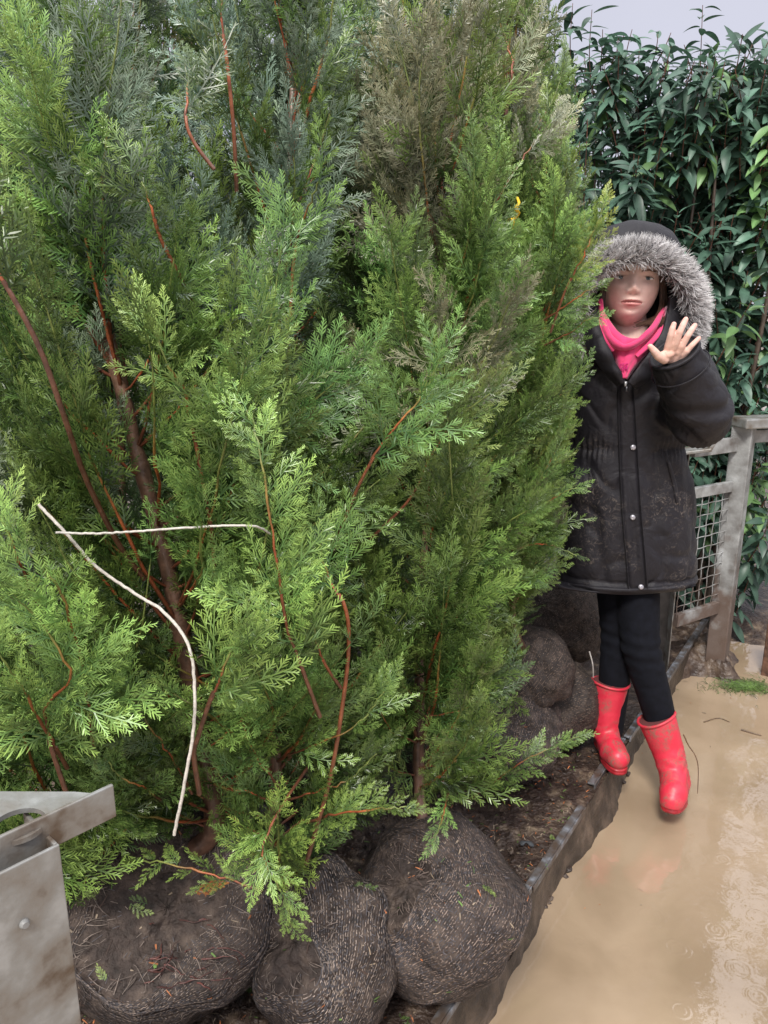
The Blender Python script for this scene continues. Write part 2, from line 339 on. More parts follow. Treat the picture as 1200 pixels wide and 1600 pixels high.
# ================================================================== CONIFER FOLIAGE
def make_frond(seed, style=0, wid=.0026, L=.17):
    """one flat thuja spray: axis with alternate side feathers, each a comb of narrow branchlets. style 1 is coarser, for far trees"""
    r = np.random.default_rng(seed); V = []; Fc = []; g = []
    bend = r.normal(0, .16); droop = r.uniform(.0, .30); nz = np.array([0, 0, 1.])
    step = .0076 if style == 0 else .0085
    if style: wid = wid * 1.5
    def quad(p, d, l, w0, w1, nn, t0, t1):
        sd = nrm(np.cross(nn, d)); b0 = len(V); V.extend([p - sd * w0 / 2, p + sd * w0 / 2, p + d * l + sd * w1 / 2, p + d * l - sd * w1 / 2]); g.extend([t0, t0, t1, t1]); Fc.append([b0, b0 + 1, b0 + 2, b0 + 3])
    def feather(p0, d0, l, nn, fwd, t0, t1, curl):
        k = 4; P = [p0]; d = d0.copy(); D = []
        for j in range(k): D.append(d); P.append(P[-1] + d * l / k); d = nrm(d + fwd * curl - nz * .05)
        P = np.array(P); D = np.array(D)
        for j in range(k): quad(P[j] + nn * .0004, D[j], l / k * 1.04, wid * (1.05 - .12 * j), wid * (.93 - .12 * j), nn, t0 + (t1 - t0) * j / k, t0 + (t1 - t0) * (j + 1) / k)
        nb = max(2, int(2 * l / step))
        for j in range(nb):
            u = (j + .8 + r.uniform(-.15, .15)) / (nb + .6); q = min(u, .999) * k; i0 = int(q); p = P[i0] + (P[i0 + 1] - P[i0]) * (q - i0); tt = D[i0]; sb = 1 if j % 2 else -1
            bl = (.0045 + .34 * l * min(1, .5 + 2 * u) * (1 - u) ** .65) * r.uniform(.75, 1.2); ab = math.radians(42 - 8 * u + r.normal(0, 4)); nn_ = nn; nn = nrm(nn_ + np.cross(nn_, tt) * r.normal(0, .38) + tt * r.normal(0, .15)); gj = r.normal(0, .13); sd = nrm(np.cross(nn, tt)) * sb
            bd = nrm(tt * math.cos(ab) + sd * math.sin(ab) + nn * r.normal(-.03, .07)); w0 = wid * r.uniform(.85, 1.1); tg = max(0, t0 + (t1 - t0) * u + gj)
            if bl > .013:
                quad(p, bd, bl * .55, w0 * .8, w0, nn, tg, min(1, tg + .2)); bd2 = nrm(bd + tt * .22 - nn * .04); quad(p + bd * bl * .54, bd2, bl * .46, w0, w0 * .3, nn, min(1, tg + .2), min(1, tg + .45))
            else: quad(p, bd, bl, w0 * .9, w0 * .4, nn, tg, min(1, tg + .35))
            nn = nn_
    nf = int(r.integers(11, 17)); pts = [np.array([s * L, bend * L * s * s, -droop * L * s * s]) for s in np.linspace(0, 1, 9)]
    for i in range(8): d = pts[i + 1] - pts[i]; quad(pts[i] + nz * .0006, nrm(d), np.linalg.norm(d) * 1.03, wid * (1.2 - .08 * i), wid * (1.12 - .08 * i), nz, .1 + .08 * i, .18 + .08 * i)
    for i in range(nf):
        s = .04 + .90 * (i + r.uniform(-.25, .25)) / nf; s = max(.01, s); side = 1 if i % 2 else -1
        p = np.array([s * L, bend * L * s * s, -droop * L * s * s]); t = nrm(np.array([1, 2 * bend * s, -2 * droop * s])); lt = np.array([-t[1], t[0], 0]) * side
        l = L * .44 * min(1, .6 + 2 * s) * (1 - s) ** .6 * r.uniform(.7, 1.15); a = math.radians(50 - 16 * s + r.normal(0, 5))
        if l < .008: continue
        feather(p, nrm(t * math.cos(a) + lt * math.sin(a) + nz * r.normal(-.04, .12)), l, nrm(nz + lt * r.normal(0, .3) + t * r.normal(0, .12)), t, .15 + .35 * s, .75 + .25 * s, .09)
    feather(pts[7], nrm(pts[8] - pts[7]), L * .2, nz, nz * 0, .7, 1., 0)
    return np.array(V), np.array(Fc), np.clip(np.array(g), 0, 1)
FR_HI = [make_frond(100 + k) for k in range(12)]
FR_LO = [make_frond(200 + k, 1) for k in range(8)]

class Crown:
    def __init__(s): s.inst = {}; s.mb = MB()
    def frond(s, lod, k, p, d, nn, L, c0, c1):
        s.inst.setdefault((lod, k), []).append((p, d, nn, L, c0, c1))
    def bake(s):
        for (lod, k), lst in s.inst.items():
            V, Fc, g = (FR_HI if lod == 0 else FR_LO)[k]
            P = np.array([x[0] for x in lst]); D = nrm(np.array([x[1] for x in lst])); Nn = np.array([x[2] for x in lst]); Ls = np.array([x[3] for x in lst]) / .17
            Nn = nrm(Nn - D * (Nn * D).sum(1, keepdims=True)); B = np.cross(Nn, D)
            # keep needle thickness while scaling
            W = P[:, None] + Ls[:, None, None] * (V[None, :, 0, None] * D[:, None] + V[None, :, 1, None] * B[:, None] + V[None, :, 2, None] * Nn[:, None])
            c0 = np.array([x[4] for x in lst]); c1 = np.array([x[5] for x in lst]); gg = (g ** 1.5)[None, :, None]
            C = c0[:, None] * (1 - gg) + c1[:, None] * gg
            nV = len(V); FF = Fc[None] + (np.arange(len(lst)) * nV)[:, None, None]
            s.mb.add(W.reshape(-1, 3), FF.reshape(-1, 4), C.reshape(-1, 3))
        return s.mb

RL_Y = [-400, 0, 100, 200, 260, 300, 330, 430, 500, 560, 640, 700, 850, 900, 950, 1000, 1080, 1120, 1160, 1200, 1260, 1600]
RL_X = [820, 860, 895, 895, 915, 950, 955, 938, 930, 908, 900, 892, 892, 880, 850, 812, 800, 850, 920, 850, 790, 790]
LL_X = [-400, 0, 130, 170, 230, 330, 400, 450, 500, 560, 650, 690, 720, 760, 830, 920, 1400]
LL_Y = [1450, 1450, 1420, 1350, 1300, 1310, 1360, 1410, 1330, 1280, 1245, 1300, 1290, 1240, 1200, 1150, 1150]
KEEP = []      # (pixel polyline, depth list, half width px, probability)
def allowed(P, slack=0):
    px, py, dep = proj(P)
    ok = (px < np.interp(py, RL_Y, RL_X) + slack) & (py < np.interp(px, LL_X, LL_Y) + slack) & (dep > .72)
    return ok
def blocked(P):
    """too close in front of a stem or string that shows in the photograph"""
    px, py, dep = proj(P)
    for (poly, dd, hw, pr) in KEEP:
        for i in range(len(poly) - 1):
            a, b = poly[i], poly[i + 1]; ab = b - a; t = np.clip(((px - a[0]) * ab[0] + (py - a[1]) * ab[1]) / (ab @ ab), 0, 1)
            dist = np.hypot(px - a[0] - t * ab[0], py - a[1] - t * ab[1]); dz = dd[i] + (dd[i + 1] - dd[i]) * t
            if np.any((dist < hw) & (dep < dz + .03)): return random.random() < pr
    return False

def thin(P):
    """the tree tops are open: drop part of the sprays high up where the sky shows"""
    px, py, dep = proj(P)
    if py[0] > 330: return False
    n_ = math.sin(px[0] * .071 + 1.3 * math.sin(py[0] * .043)) * math.sin(py[0] * .059 + 1.7 * math.sin(px[0] * .037)) + .35 * math.sin(px[0] * .17 + py[0] * .13)
    lim = .55 - .75 * max(0, 1 - py[0] / 330) * (1 if 120 < px[0] < 520 or px[0] > 640 else .6)
    if 525 < px[0] < 610 and py[0] < 62: return random.random() < .9
    return n_ > lim and random.random() < .86
def col_set(kind):  # base and tip colours; dark bases, bright tips paint in interior shade and highlights
    return {'green': ((.018, .05, .012), (.142, .228, .052)), 'bright': ((.03, .08, .02), (.235, .36, .085)), 'blue': ((.042, .08, .052), (.24, .32, .22)),  # 'blue' is bluish-grey foliage, lightened further to paint haze into upper crowns
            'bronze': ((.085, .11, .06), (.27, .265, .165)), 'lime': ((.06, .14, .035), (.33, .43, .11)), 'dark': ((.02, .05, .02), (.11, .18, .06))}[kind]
ST_BROWN = np.array([.11, .045, .025]); ST_RED = np.array([.42, .10, .035]); ST_GRN = np.array([.16, .2, .05])
def grow(cr, path, outn, flen, lod, kind, r0, dens=1.0, force=False, stemcol=True, tip=True):
    path = np.asarray(path); n = len(path); seg = np.linalg.norm(np.diff(path, axis=0), axis=1); Ltot = seg.sum(); cum = np.concatenate([[0], np.cumsum(seg)])
    if not force and sum(blocked(path[i]) for i in range(1, n, 2)) >= 2 and rng.random() < .55: return
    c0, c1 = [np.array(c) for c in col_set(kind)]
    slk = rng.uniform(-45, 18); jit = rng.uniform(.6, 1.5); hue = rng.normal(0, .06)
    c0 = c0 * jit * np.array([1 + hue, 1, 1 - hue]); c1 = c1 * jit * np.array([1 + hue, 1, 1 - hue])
    t = np.linspace(0, 1, n)[:, None]
    red = ST_RED * rng.uniform(.5, 1.15)
    sc = np.where(t < .35, ST_BROWN + (red - ST_BROWN) * (t / .35), np.where(t < .7, red + (ST_GRN - red) * ((t - .35) / .35), ST_GRN))
    cr.mb.tube(path + rng.normal(0, .0012, path.shape), np.linspace(r0 * .8, .001, n) * rng.uniform(.8, 1.3, n), 5, sc, 1, cap=False)
    ds = .022 / dens; k = int(Ltot / ds); tw = rng.uniform(0, 6.28)
    for i in range(k):
        s = .10 + .9 * (i + rng.uniform(-.3, .3)) / k
        if s > .985: continue
        d_ = s * Ltot; j = min(max(np.searchsorted(cum, d_) - 1, 0), n - 2); p = path[j] + (path[j + 1] - path[j]) * ((d_ - cum[j]) / seg[j]); T = nrm(path[j + 1] - path[j])
        side = 1 if i % 2 else -1; B = nrm(np.cross(outn, T)); ang = rng.normal(0, .45)
        S_ = nrm(B * side * math.cos(ang) + outn * (abs(math.sin(ang)) * .9 + .12)); a = math.radians(rng.normal(44 - 20 * s, 8))
        d = nrm(T * math.cos(a) + S_ * math.sin(a)); L_ = flen * 1.06 * (.5 + .62 * (1 - s) ** .8) * rng.uniform(.75, 1.2)
        nn = nrm(outn + rng.normal(0, .38, 3) + np.array([0, 0, .25]))
        tipP = p + d * L_ * .85; midP = p + d * L_ * .45
        if not force:
            if not (allowed(tipP, slk + rng.uniform(-8, 22))[0] and allowed(midP)[0] and allowed(p)[0]): continue
        if thin(midP): continue
        if blocked(np.array([midP, tipP, p + d * L_ * .2])): continue
        v = rng.uniform(.85, 1.15)
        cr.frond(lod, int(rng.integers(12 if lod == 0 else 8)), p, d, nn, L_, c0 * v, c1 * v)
    if tip:
        T = nrm(path[-1] - path[-2])
        if force or allowed(path[-1] + T * flen * .5, 15)[0]:
            cr.frond(lod, int(rng.integers(12 if lod == 0 else 8)), path[-1] - T * .01, T, nrm(outn + rng.normal(0, .2, 3)), flen * .75, c0 * 1.1, c1 * 1.15)

def up_path(o, d0, S, k=.9, n=9, wob=.05):
    P = [np.array(o, float)]; d = nrm(d0)
    for i in range(n): P.append(P[-1] + d * S / n); d = nrm(d + np.array([0, 0, k / n]) + rng.normal(0, wob, 3))
    return np.array(P)

# ---- root balls
def root_ball(parent, c, r, axis, squash=1.0, netdens=1.0, seed=0, knot=.3, cols=((.16, .115, .085), (.05, .045, .05)), hole=None):
    r_ = np.random.default_rng(seed)
    u = np.linspace(.001, math.pi - .001, 90); th = np.linspace(0, 2 * np.pi, 140, endpoint=False)
    A = nrm(axis); B = nrm(np.cross(A, [0.3, 1, .2])); Cc = np.cross(A, B)
    def surf(U, TH, off=0):
        D = np.cos(U)[..., None] * A + np.sin(U)[..., None] * (np.cos(TH)[..., None] * B + np.sin(TH)[..., None] * Cc)
        sh = D.shape; Df = D.reshape(-1, 3)
        rad = 1 + .13 * snoise(Df, .55, seed, 2) + .022 * snoise(Df, 2.2, seed + 9, 3)
        uf = U.reshape(-1)
        rad = rad - (.16 + .16 * (knot > .6)) * np.exp(-(uf / knot) ** 4) + (.03 + .03 * (knot > .6)) * np.exp(-((uf - knot - .12) / .12) ** 2)
        tf = TH.reshape(-1); rad = rad + .013 * np.sin(tf * 9 + seed + 2 * np.sin(tf * 2)) * np.exp(-np.abs(uf - knot - .1) / .35) + .012 * np.abs(np.sin(tf * 4 + uf * 3 + seed))
        P = Df * (rad[:, None] * r + off)
        P[:, 2] *= squash
        P[:, 2] = np.where(P[:, 2] < -.78 * r * squash, -.78 * r * squash + (P[:, 2] + .78 * r * squash) * .25, P[:, 2])
        return (P + np.asarray(c)).reshape(sh)
    mb = MB(); U, TH = np.meshgrid(u, th, indexing='ij'); P = surf(U, TH, 0)
    mb.grid(P, wrap=True); ball = mb.build('root_ball', M_soil, parent)
    # knitted netting: yarn courses round the axis, wandering, in short tan and dark grey stitches, plus finer cross ties
    mb = MB(); nl = int(104 * netdens * r / .16)
    cA, cB = np.array(cols[0]), np.array(cols[1])
    for i in range(nl):
        u0 = knot + (math.pi - knot - .1) * i / nl; m = max(24, int(300 * math.sin(u0) * r / .16)); tt = np.linspace(0, 2 * np.pi, m + 1)
        uu = u0 + .09 * np.sin(tt * 2 + seed) + .05 * np.sin(tt * 3 + 1.3 * seed + u0 * 3) + r_.normal(0, .0018, m + 1) + .018 * np.sin(tt * 5 + u0 * 4) + .10 * np.sin(tt + u0 * 2.2)
        Pn = surf(uu, tt, r_.uniform(.0008, .003)); hw = .00075 * r_.uniform(.75, 1.35)
        T = nrm(np.gradient(Pn, axis=0)); nn = nrm(Pn - np.asarray(c)); sd = np.cross(nn, T)
        a = Pn[:-1]; b_ = Pn[1:]; gap = r_.random(m) > .24
        zig = sd[:-1] * (np.where(np.arange(m) % 2, 1, -1) * .0003)[:, None]
        V = np.stack([a - sd[:-1] * hw - zig, a + sd[:-1] * hw - zig, b_ + sd[1:] * hw + zig, b_ - sd[1:] * hw + zig], 1)[gap]
        pick = r_.random(len(V)) < (.6 if i % 2 else .34); cc = np.where(pick[:, None], cA * r_.uniform(.7, 1.5, len(V))[:, None], cB)
        mb.add(V.reshape(-1, 3), np.arange(len(V) * 4).reshape(-1, 4), np.repeat(cc, 4, axis=0))
    for i in range(int(900 * netdens)):
        u0 = math.acos(r_.uniform(-.95, .93)); t0 = r_.uniform(0, 6.28); du = r_.uniform(.03, .07)
        Pn = surf(np.array([u0, u0 + du]), np.array([t0, t0 + r_.normal(0, .03)]), .0022); nn = nrm(Pn - np.asarray(c)); T = nrm(Pn[1] - Pn[0]); sd = np.cross(nn, T) * .0006
        mb.add([Pn[0] - sd[0], Pn[0] + sd[0], Pn[1] + sd[1], Pn[1] - sd[1]], [[0, 1, 2, 3]], cB * 1.4 if r_.random() < .6 else cA)
    mb.build('netting', M_net, ball)
    # frayed rim round the open neck
    mb = MB()
    for i in range(95):
        t0 = r_.uniform(0, 6.28); u0 = knot + .03 + .07 * math.sin(3 * t0 + seed) + r_.normal(0, .03)
        p0 = surf(np.array([u0]), np.array([t0]), .002)[0]; p1 = surf(np.array([u0 - r_.uniform(.05, .16)]), np.array([t0 + r_.normal(0, .12)]), r_.uniform(.004, .016))[0]
        pm = (p0 + p1) / 2 + r_.normal(0, .003, 3) + A * .004
        mb.tube(catmull([p0, pm, p1], 5), np.linspace(.0009, .0003, 6), 4, cA * r_.uniform(.4, 1.3), cap=False)
    mb.build('frayed_rim', M_net, ball)
    return ball

# ---- trunk
def trunk_mesh(path, r0, r1, sides=12):
    P = catmull(path, 46); mb = MB(); n = len(P)
    rr = np.linspace(r0, r1, n) * (1 + .05 * np.sin(np.arange(n) * 1.7) + rng.normal(0, .025, n))
    for k in range(5): j = int(rng.integers(4, n - 3)); rr[j] *= 1.16
    t = np.linspace(0, 1, n)[:, None]; c = np.array([.10, .052, .034]) * (1 - t) + np.array([.22, .125, .08]) * t
    mb.tube(P, rr, sides, c)
    return mb, P

TREES = []
def conifer(label, ball, trunk_px, r0, kind, nsh, R, lod=0, flen=.15, top=.15, topkind=None, low=.22, ball_axis=(0, -.3, 1), bs=1.0, seed=0, netc=((.16, .115, .085), (.05, .045, .05)), back=.25, dens=1.0, kinds=None, sq=.95, hole=.3):
    """ball=(x,y,z,r); trunk_px list of (px,py,Y)"""
    P = [at(*q) for q in trunk_px]; P = ([np.array([(ball[0] + P[0][0]) / 2, (ball[1] + P[0][1]) / 2, ball[2] + ball[3] * .7])] if ball else []) + P
    base = (ball[0], ball[1], ball[2] - ball[3] * .8) if ball else (P[0][0], P[0][1], LEDGE)
    root = empty('conifer_tree', base, label, 'conifer', 'root-balled conifers packed on the platform')
    if ball: root_ball(root, ball[:3], ball[3], ball_axis, squash=sq, seed=seed, cols=netc, knot=hole)
    mb, TP = trunk_mesh(P, r0, r0 * .28); mb.build('trunk', M_wood, root)
    cr = Crown(); n = len(TP)
    for k in range(nsh):
        t = low + (1 - low) * ((k + rng.random()) / nsh) ** 1.1; j = min(int(t * (n - 1)), n - 2); o = TP[j]
        az = rng.normal(-math.pi / 2, 1.15) if rng.random() > back else rng.uniform(0, 6.28)
        ho = np.array([math.cos(az), math.sin(az), 0]); el = math.radians(rng.uniform(6, 44) + 38 * t ** .7); d0 = ho * math.cos(el) + np.array([0, 0, math.sin(el)])
        S = (.75 if t < .2 else 1) * R * (1.10 - .72 * t) * rng.uniform(.55, 1.15) / max(.55, math.cos(el))
        for tr in range(4):
            path = up_path(o, d0, S, k=rng.uniform(.3, 1.0))
            if allowed(path, -12).all(): break
            S *= .6
        else: continue
        outn = nrm(ho * .8 + np.array([0, -.55, 0.15]) + rng.normal(0, .3, 3))
        kd = kind if kinds is None else kinds[int(rng.integers(len(kinds)))]
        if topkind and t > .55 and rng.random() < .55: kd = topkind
        grow(cr, path, outn, flen * rng.uniform(.8, 1.15), lod, kd, .0042 if S > .3 else .003, dens)
    # leader
    T = nrm(TP[-1] - TP[-3]); grow(cr, up_path(TP[-1], T, top, .2), np.array([0, -1, .2]), flen * .7, lod, kind, .003, dens)
    cr.bake().build('crown', [M_leaf, M_wood], root)
    TREES.append(root)
    return root, TP

def hero(root, pts, r0, kind, flen=.15, dens=1.0, outn=(0, -1, .25), start=.0, bare=.35, name='branch', lod=0, keep=True):
    """branch drawn through photographed points at their own distance: woody part and its foliage in one part mesh"""
    P = catmull([at(*q) for q in pts], 22); cr = Crown(); j = int(len(P) * bare)
    t = np.linspace(0, 1, len(P))[:, None]
    sc = ST_BROWN * (1 - t) + (ST_BROWN if r0 > .0039 else np.array([.42, .11, .035])) * t
    cr.mb.tube(P[:j + 2], np.linspace(r0, r0 * .75, j + 2), 7, sc[:j + 2], 1)
    grow(cr, P[j:], np.array(outn, float), flen, lod, kind, r0 * .75, dens, force=True)
    return cr.bake().build(name, [M_leaf, M_wood], root)

def keep(pts, hw, pr):
    P = np.array([at(*q) for q in pts]); px, py, dep = proj(P); KEEP.append((np.stack([px, py], -1), dep, hw, pr))

TR1 = [(335, 1290, 1.22), (322, 1190, 1.22), (295, 1050, 1.23), (272, 930, 1.24), (240, 800, 1.26), (212, 700, 1.27), (190, 610, 1.28), (170, 530, 1.3), (140, 380, 1.4), (120, 200, 1.5), (110, 60, 1.55)]
BR_L = [(225, 905, 1.16), (185, 850, 1.12), (135, 750, 1.06), (100, 650, 1.0), (60, 540, .98), (0, 430, .97), (-40, 370, .97)]
ST_A = [(272, 1305, .93), (285, 1240, .93), (303, 1130, .94), (298, 1020, .97), (260, 960, 1.0), (215, 930, 1.03), (150, 885, 1.03), (105, 835, 1.02), (60, 788, 1.03)]
ST_B = [(88, 832, 1.0), (150, 834, 1.02), (230, 829, 1.05), (320, 823, 1.06), (395, 822, 1.06), (425, 836, 1.12)]
keep(TR1[:8], 27, .92); keep(TR1[3:8], 40, .85); keep(BR_L[:6], 16, .85); keep(ST_A, 17, .88); keep(ST_B, 14, .88); keep([(655, 1240, 1.4), (655, 1080, 1.45), (660, 900, 1.5)], 14, .8); keep([(478, 1350, 1.1), (515, 1220, 1.1), (537, 1090, 1.1), (545, 1000, 1.1), (538, 945, 1.1)], 18, .9)
keep([(428, 1320, 1.2), (430, 1180, 1.2), (425, 1090, 1.2)], 16, .85)
keep([(478, 1350, 1.1), (515, 1220, 1.1), (540, 1060, 1.1), (543, 970, 1.1), (515, 905, 1.12)], 10, .8)

# front row
B1 = (-.40, 1.24, .33, .205); B2 = (-.115, 1.20, .27, .142); B3 = (.108, 1.31, .275, .172)
gA = ((.20, .16, .135), (.07, .065, .07)); gB = ((.16, .12, .10), (.055, .05, .055))
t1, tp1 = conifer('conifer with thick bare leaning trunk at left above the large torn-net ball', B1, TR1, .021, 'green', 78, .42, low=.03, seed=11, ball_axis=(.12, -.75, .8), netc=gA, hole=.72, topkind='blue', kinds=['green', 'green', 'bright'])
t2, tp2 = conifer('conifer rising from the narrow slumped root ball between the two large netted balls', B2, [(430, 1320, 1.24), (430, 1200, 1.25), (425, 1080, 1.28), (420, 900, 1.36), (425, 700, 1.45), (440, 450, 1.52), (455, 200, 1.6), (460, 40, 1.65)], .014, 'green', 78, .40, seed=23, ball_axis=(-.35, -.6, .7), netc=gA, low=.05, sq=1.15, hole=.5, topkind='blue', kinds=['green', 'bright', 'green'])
t3, tp3 = conifer('conifer on the round swirled-net root ball nearest the metal edge', B3, [(655, 1240, 1.4), (655, 1080, 1.45), (660, 900, 1.5), (680, 700, 1.55), (695, 480, 1.62), (690, 300, 1.68), (680, 130, 1.75)], .013, 'green', 74, .38, seed=31, ball_axis=(-.42, -.42, .8), netc=gB, low=.12, hole=.35, topkind='bronze', kinds=['green', 'bright', 'green'])
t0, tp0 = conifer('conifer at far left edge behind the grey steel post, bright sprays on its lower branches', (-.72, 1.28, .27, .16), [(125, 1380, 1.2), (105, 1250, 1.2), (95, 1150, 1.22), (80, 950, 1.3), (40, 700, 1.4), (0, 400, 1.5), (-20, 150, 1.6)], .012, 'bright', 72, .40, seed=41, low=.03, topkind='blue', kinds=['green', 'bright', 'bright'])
# second row
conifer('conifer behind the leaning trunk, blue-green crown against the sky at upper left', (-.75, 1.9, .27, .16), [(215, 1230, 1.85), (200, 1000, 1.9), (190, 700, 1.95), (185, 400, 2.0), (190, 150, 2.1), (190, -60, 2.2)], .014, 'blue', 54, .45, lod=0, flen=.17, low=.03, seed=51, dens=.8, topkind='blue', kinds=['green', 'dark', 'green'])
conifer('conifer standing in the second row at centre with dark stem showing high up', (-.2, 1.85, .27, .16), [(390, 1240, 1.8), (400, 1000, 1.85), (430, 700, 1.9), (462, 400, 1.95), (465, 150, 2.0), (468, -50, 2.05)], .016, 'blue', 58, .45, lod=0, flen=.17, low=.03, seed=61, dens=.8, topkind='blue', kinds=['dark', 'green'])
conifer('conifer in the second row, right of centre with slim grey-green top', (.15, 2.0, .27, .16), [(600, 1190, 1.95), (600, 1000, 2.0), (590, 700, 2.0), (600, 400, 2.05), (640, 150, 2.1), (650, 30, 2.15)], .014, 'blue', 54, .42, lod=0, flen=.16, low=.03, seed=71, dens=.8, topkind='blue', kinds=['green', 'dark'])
t4, tp4 = conifer('bronze-tipped conifer whose root ball sits left of the others beside the thin low branch', (.36, 2.0, .275, .155), [(770, 1000, 2.0), (765, 800, 1.98), (770, 600, 1.95), (780, 400, 1.95), (790, 220, 1.98), (795, 60, 2.0)], .014, 'green', 74, .36, lod=0, flen=.14, seed=81, netc=gB, ball_axis=(-.6, -.2, .5), low=.02, topkind='bronze', kinds=['green', 'green', 'bright'])
t5, tp5 = conifer('conifer with its round brown root ball resting on the pile, left of the red boots', (.435, 2.07, .44, .125), [(800, 960, 1.95), (815, 800, 1.85), (830, 600, 1.8), (840, 450, 1.82), (850, 300, 1.9)], .012, 'green', 66, .26, lod=0, flen=.12, seed=91, netc=((.13, .095, .075), (.04, .034, .034)), ball_axis=(-.7, .1, .5), low=.22, kinds=['green', 'bright', 'bright'])
conifer('conifer whose root ball is lowest in the pile, half hidden under the round one', (.535, 2.2, .26, .145), [(800, 900, 2.3), (770, 600, 2.3), (740, 300, 2.3), (735, 60, 2.35)], .012, 'bronze', 44, .36, lod=1, flen=.15, seed=101, netc=((.12, .09, .07), (.035, .03, .03)), ball_axis=(-.6, .2, .6), kinds=['bronze', 'blue'])
conifer('conifer whose root ball lies at the back of the pile, just under the coat hem', (.60, 2.5, .42, .175), [(830, 800, 2.5), (840, 500, 2.45), (835, 300, 2.45), (820, 100, 2.45)], .012, 'bronze', 40, .36, lod=1, flen=.15, seed=111, netc=((.12, .088, .068), (.04, .033, .03)), ball_axis=(-.6, .3, .6), kinds=['bronze', 'green', 'blue'])
# rear rows, only their crowns show
for (lab, px, Y, tx, ty, kd) in (
    ('tall conifer filling the rear row at the extreme left', 60, 2.4, 20, 40, 'blue'),
    ('rear-row conifer showing grey twiggy top between the left crowns', 300, 2.5, 260, 60, 'bronze'),
    ('rear-row conifer seen dark behind the central stems', 480, 2.6, 350, 60, 'blue'),
    ('rear-row conifer with slender upright shoots against the sky right of centre', 640, 2.7, 560, 90, 'blue')):
    conifer(lab, (at(px, 900, Y)[0], Y, .28, .16), [(px, 900, Y), (px, 500, Y), ((px + tx) / 2, 250, Y), (tx, ty, Y)], .015, kd, 34, .5, lod=1, flen=.2, seed=int(px) + 3, dens=.7, kinds=[kd, 'dark', 'blue'])
# hero branches
hero(t1, BR_L, .0044, 'green', .13, .8, bare=.75)
hero(t1, [(312, 1240, 1.0), (303, 1180, .98), (310, 1150, .97), (330, 1090, .96), (350, 1045, .95), (372, 985, .95)], .0042, 'bright', .11, bare=.6)
hero(t1, [(335, 960, 1.15), (333, 850, 1.12), (318, 760, 1.1), (305, 690, 1.1), (285, 610, 1.06), (262, 570, 1.03), (238, 505, 1.02)], .0035, 'lime', .10, 1.0, bare=.5)
hero(t2, [(478, 1350, 1.1), (515, 1220, 1.1), (537, 1090, 1.1), (545, 1000, 1.1), (538, 945, 1.1), (512, 900, 1.12), (500, 850, 1.12)], .0038, 'green', .12, bare=.68)
hero(t2, [(533, 1075, 1.1), (515, 1050, 1.08), (500, 1020, 1.06), (490, 980, 1.05)], .003, 'green', .09, bare=.5)
hero(t2, [(500, 1120, 1.05), (450, 980, 1.0), (430, 860, .98), (415, 760, .98), (400, 680, 1.0), (385, 640, 1.02)], .0035, 'bright', .11, bare=.12)
hero(t2, [(445, 620, 1.4), (452, 520, 1.38), (460, 400, 1.36), (480, 330, 1.33), (500, 280, 1.3)], .0035, 'bright', .12, bare=.5)
hero(t2, [(520, 860, 1.2), (560, 760, 1.15), (600, 690, 1.12), (650, 630, 1.1), (690, 560, 1.1)], .003, 'green', .11, bare=.35)
hero(t2, [(370, 300, 1.35), (365, 200, 1.33), (355, 100, 1.32), (345, 20, 1.32), (345, -40, 1.32)], .0035, 'green', .12, bare=.6)
hero(t1, [(315, 500, 1.25), (280, 430, 1.2), (250, 370, 1.17), (235, 320, 1.15), (215, 270, 1.15)], .0035, 'bright', .13, bare=.6)
hero(t1, [(335, 265, 1.2), (305, 225, 1.2), (291, 190, 1.2), (294, 140, 1.22), (290, 100, 1.25)], .003, 'green', .10, bare=.5)
hero(t0, [(110, 1260, .95), (70, 1120, .93), (110, 1060, .9), (70, 980, .88), (20, 930, .86)], .004, 'bright', .11, bare=.15)
hero(t0, [(105, 1200, .98), (60, 1120, .9), (25, 1060, .86), (-10, 1010, .84)], .0035, 'bright', .12, bare=.1)
hero(t0, [(150, 1200, 1.05), (140, 1120, .98), (128, 1040, .93), (100, 940, .88), (60, 880, .86), (20, 830, .86)], .0038, 'bright', .13, bare=.15)
hero(t0, [(60, 950, 1.0), (20, 850, .96), (-10, 780, .94)], .003, 'lime', .10, bare=.2)
hero(t0, [(85, 350, 1.3), (50, 270, 1.28), (10, 235, 1.27), (-20, 200, 1.27)], .005, 'green', .12, bare=.7)
hero(t0, [(50, 190, 1.5), (55, 120, 1.48), (30, 20, 1.46), (15, -40, 1.46)], .005, 'blue', .14, bare=.6)
hero(t3, [(690, 1230, 1.42), (705, 1110, 1.38), (720, 1060, 1.36), (735, 1000, 1.36), (740, 960, 1.36)], .004, 'bright', .09, bare=.45)
hero(t3, [(560, 860, 1.3), (640, 780, 1.28), (680, 700, 1.25), (720, 650, 1.22), (770, 610, 1.2)], .003, 'lime', .11, bare=.3)
hero(t3, [(480, 1285, 1.15), (530, 1272, 1.08), (580, 1265, 1.05), (620, 1262, 1.04), (640, 1262, 1.04)], .003, 'bright', .065, 1.2, outn=(0, -.5, .9), bare=.1)
hero(t3, [(700, 1240, 1.3), (695, 1262, 1.22), (688, 1290, 1.16), (676, 1320, 1.13)], .0025, 'bright', .055, 1.1, bare=.05)
hero(t2, [(480, 1200, 1.15), (440, 1260, 1.05), (415, 1310, 1.0), (412, 1345, .98), (440, 1395, .97), (455, 1450, .97)], .0028, 'bright', .065, 1.0, bare=.3)
hero(t2, [(195, 1348, 1.08), (240, 1345, 1.04), (300, 1358, 1.02), (360, 1375, 1.01), (410, 1392, 1.0)][::-1], .003, 'bright', .055, .8, outn=(0, -.4, .9), bare=.05)
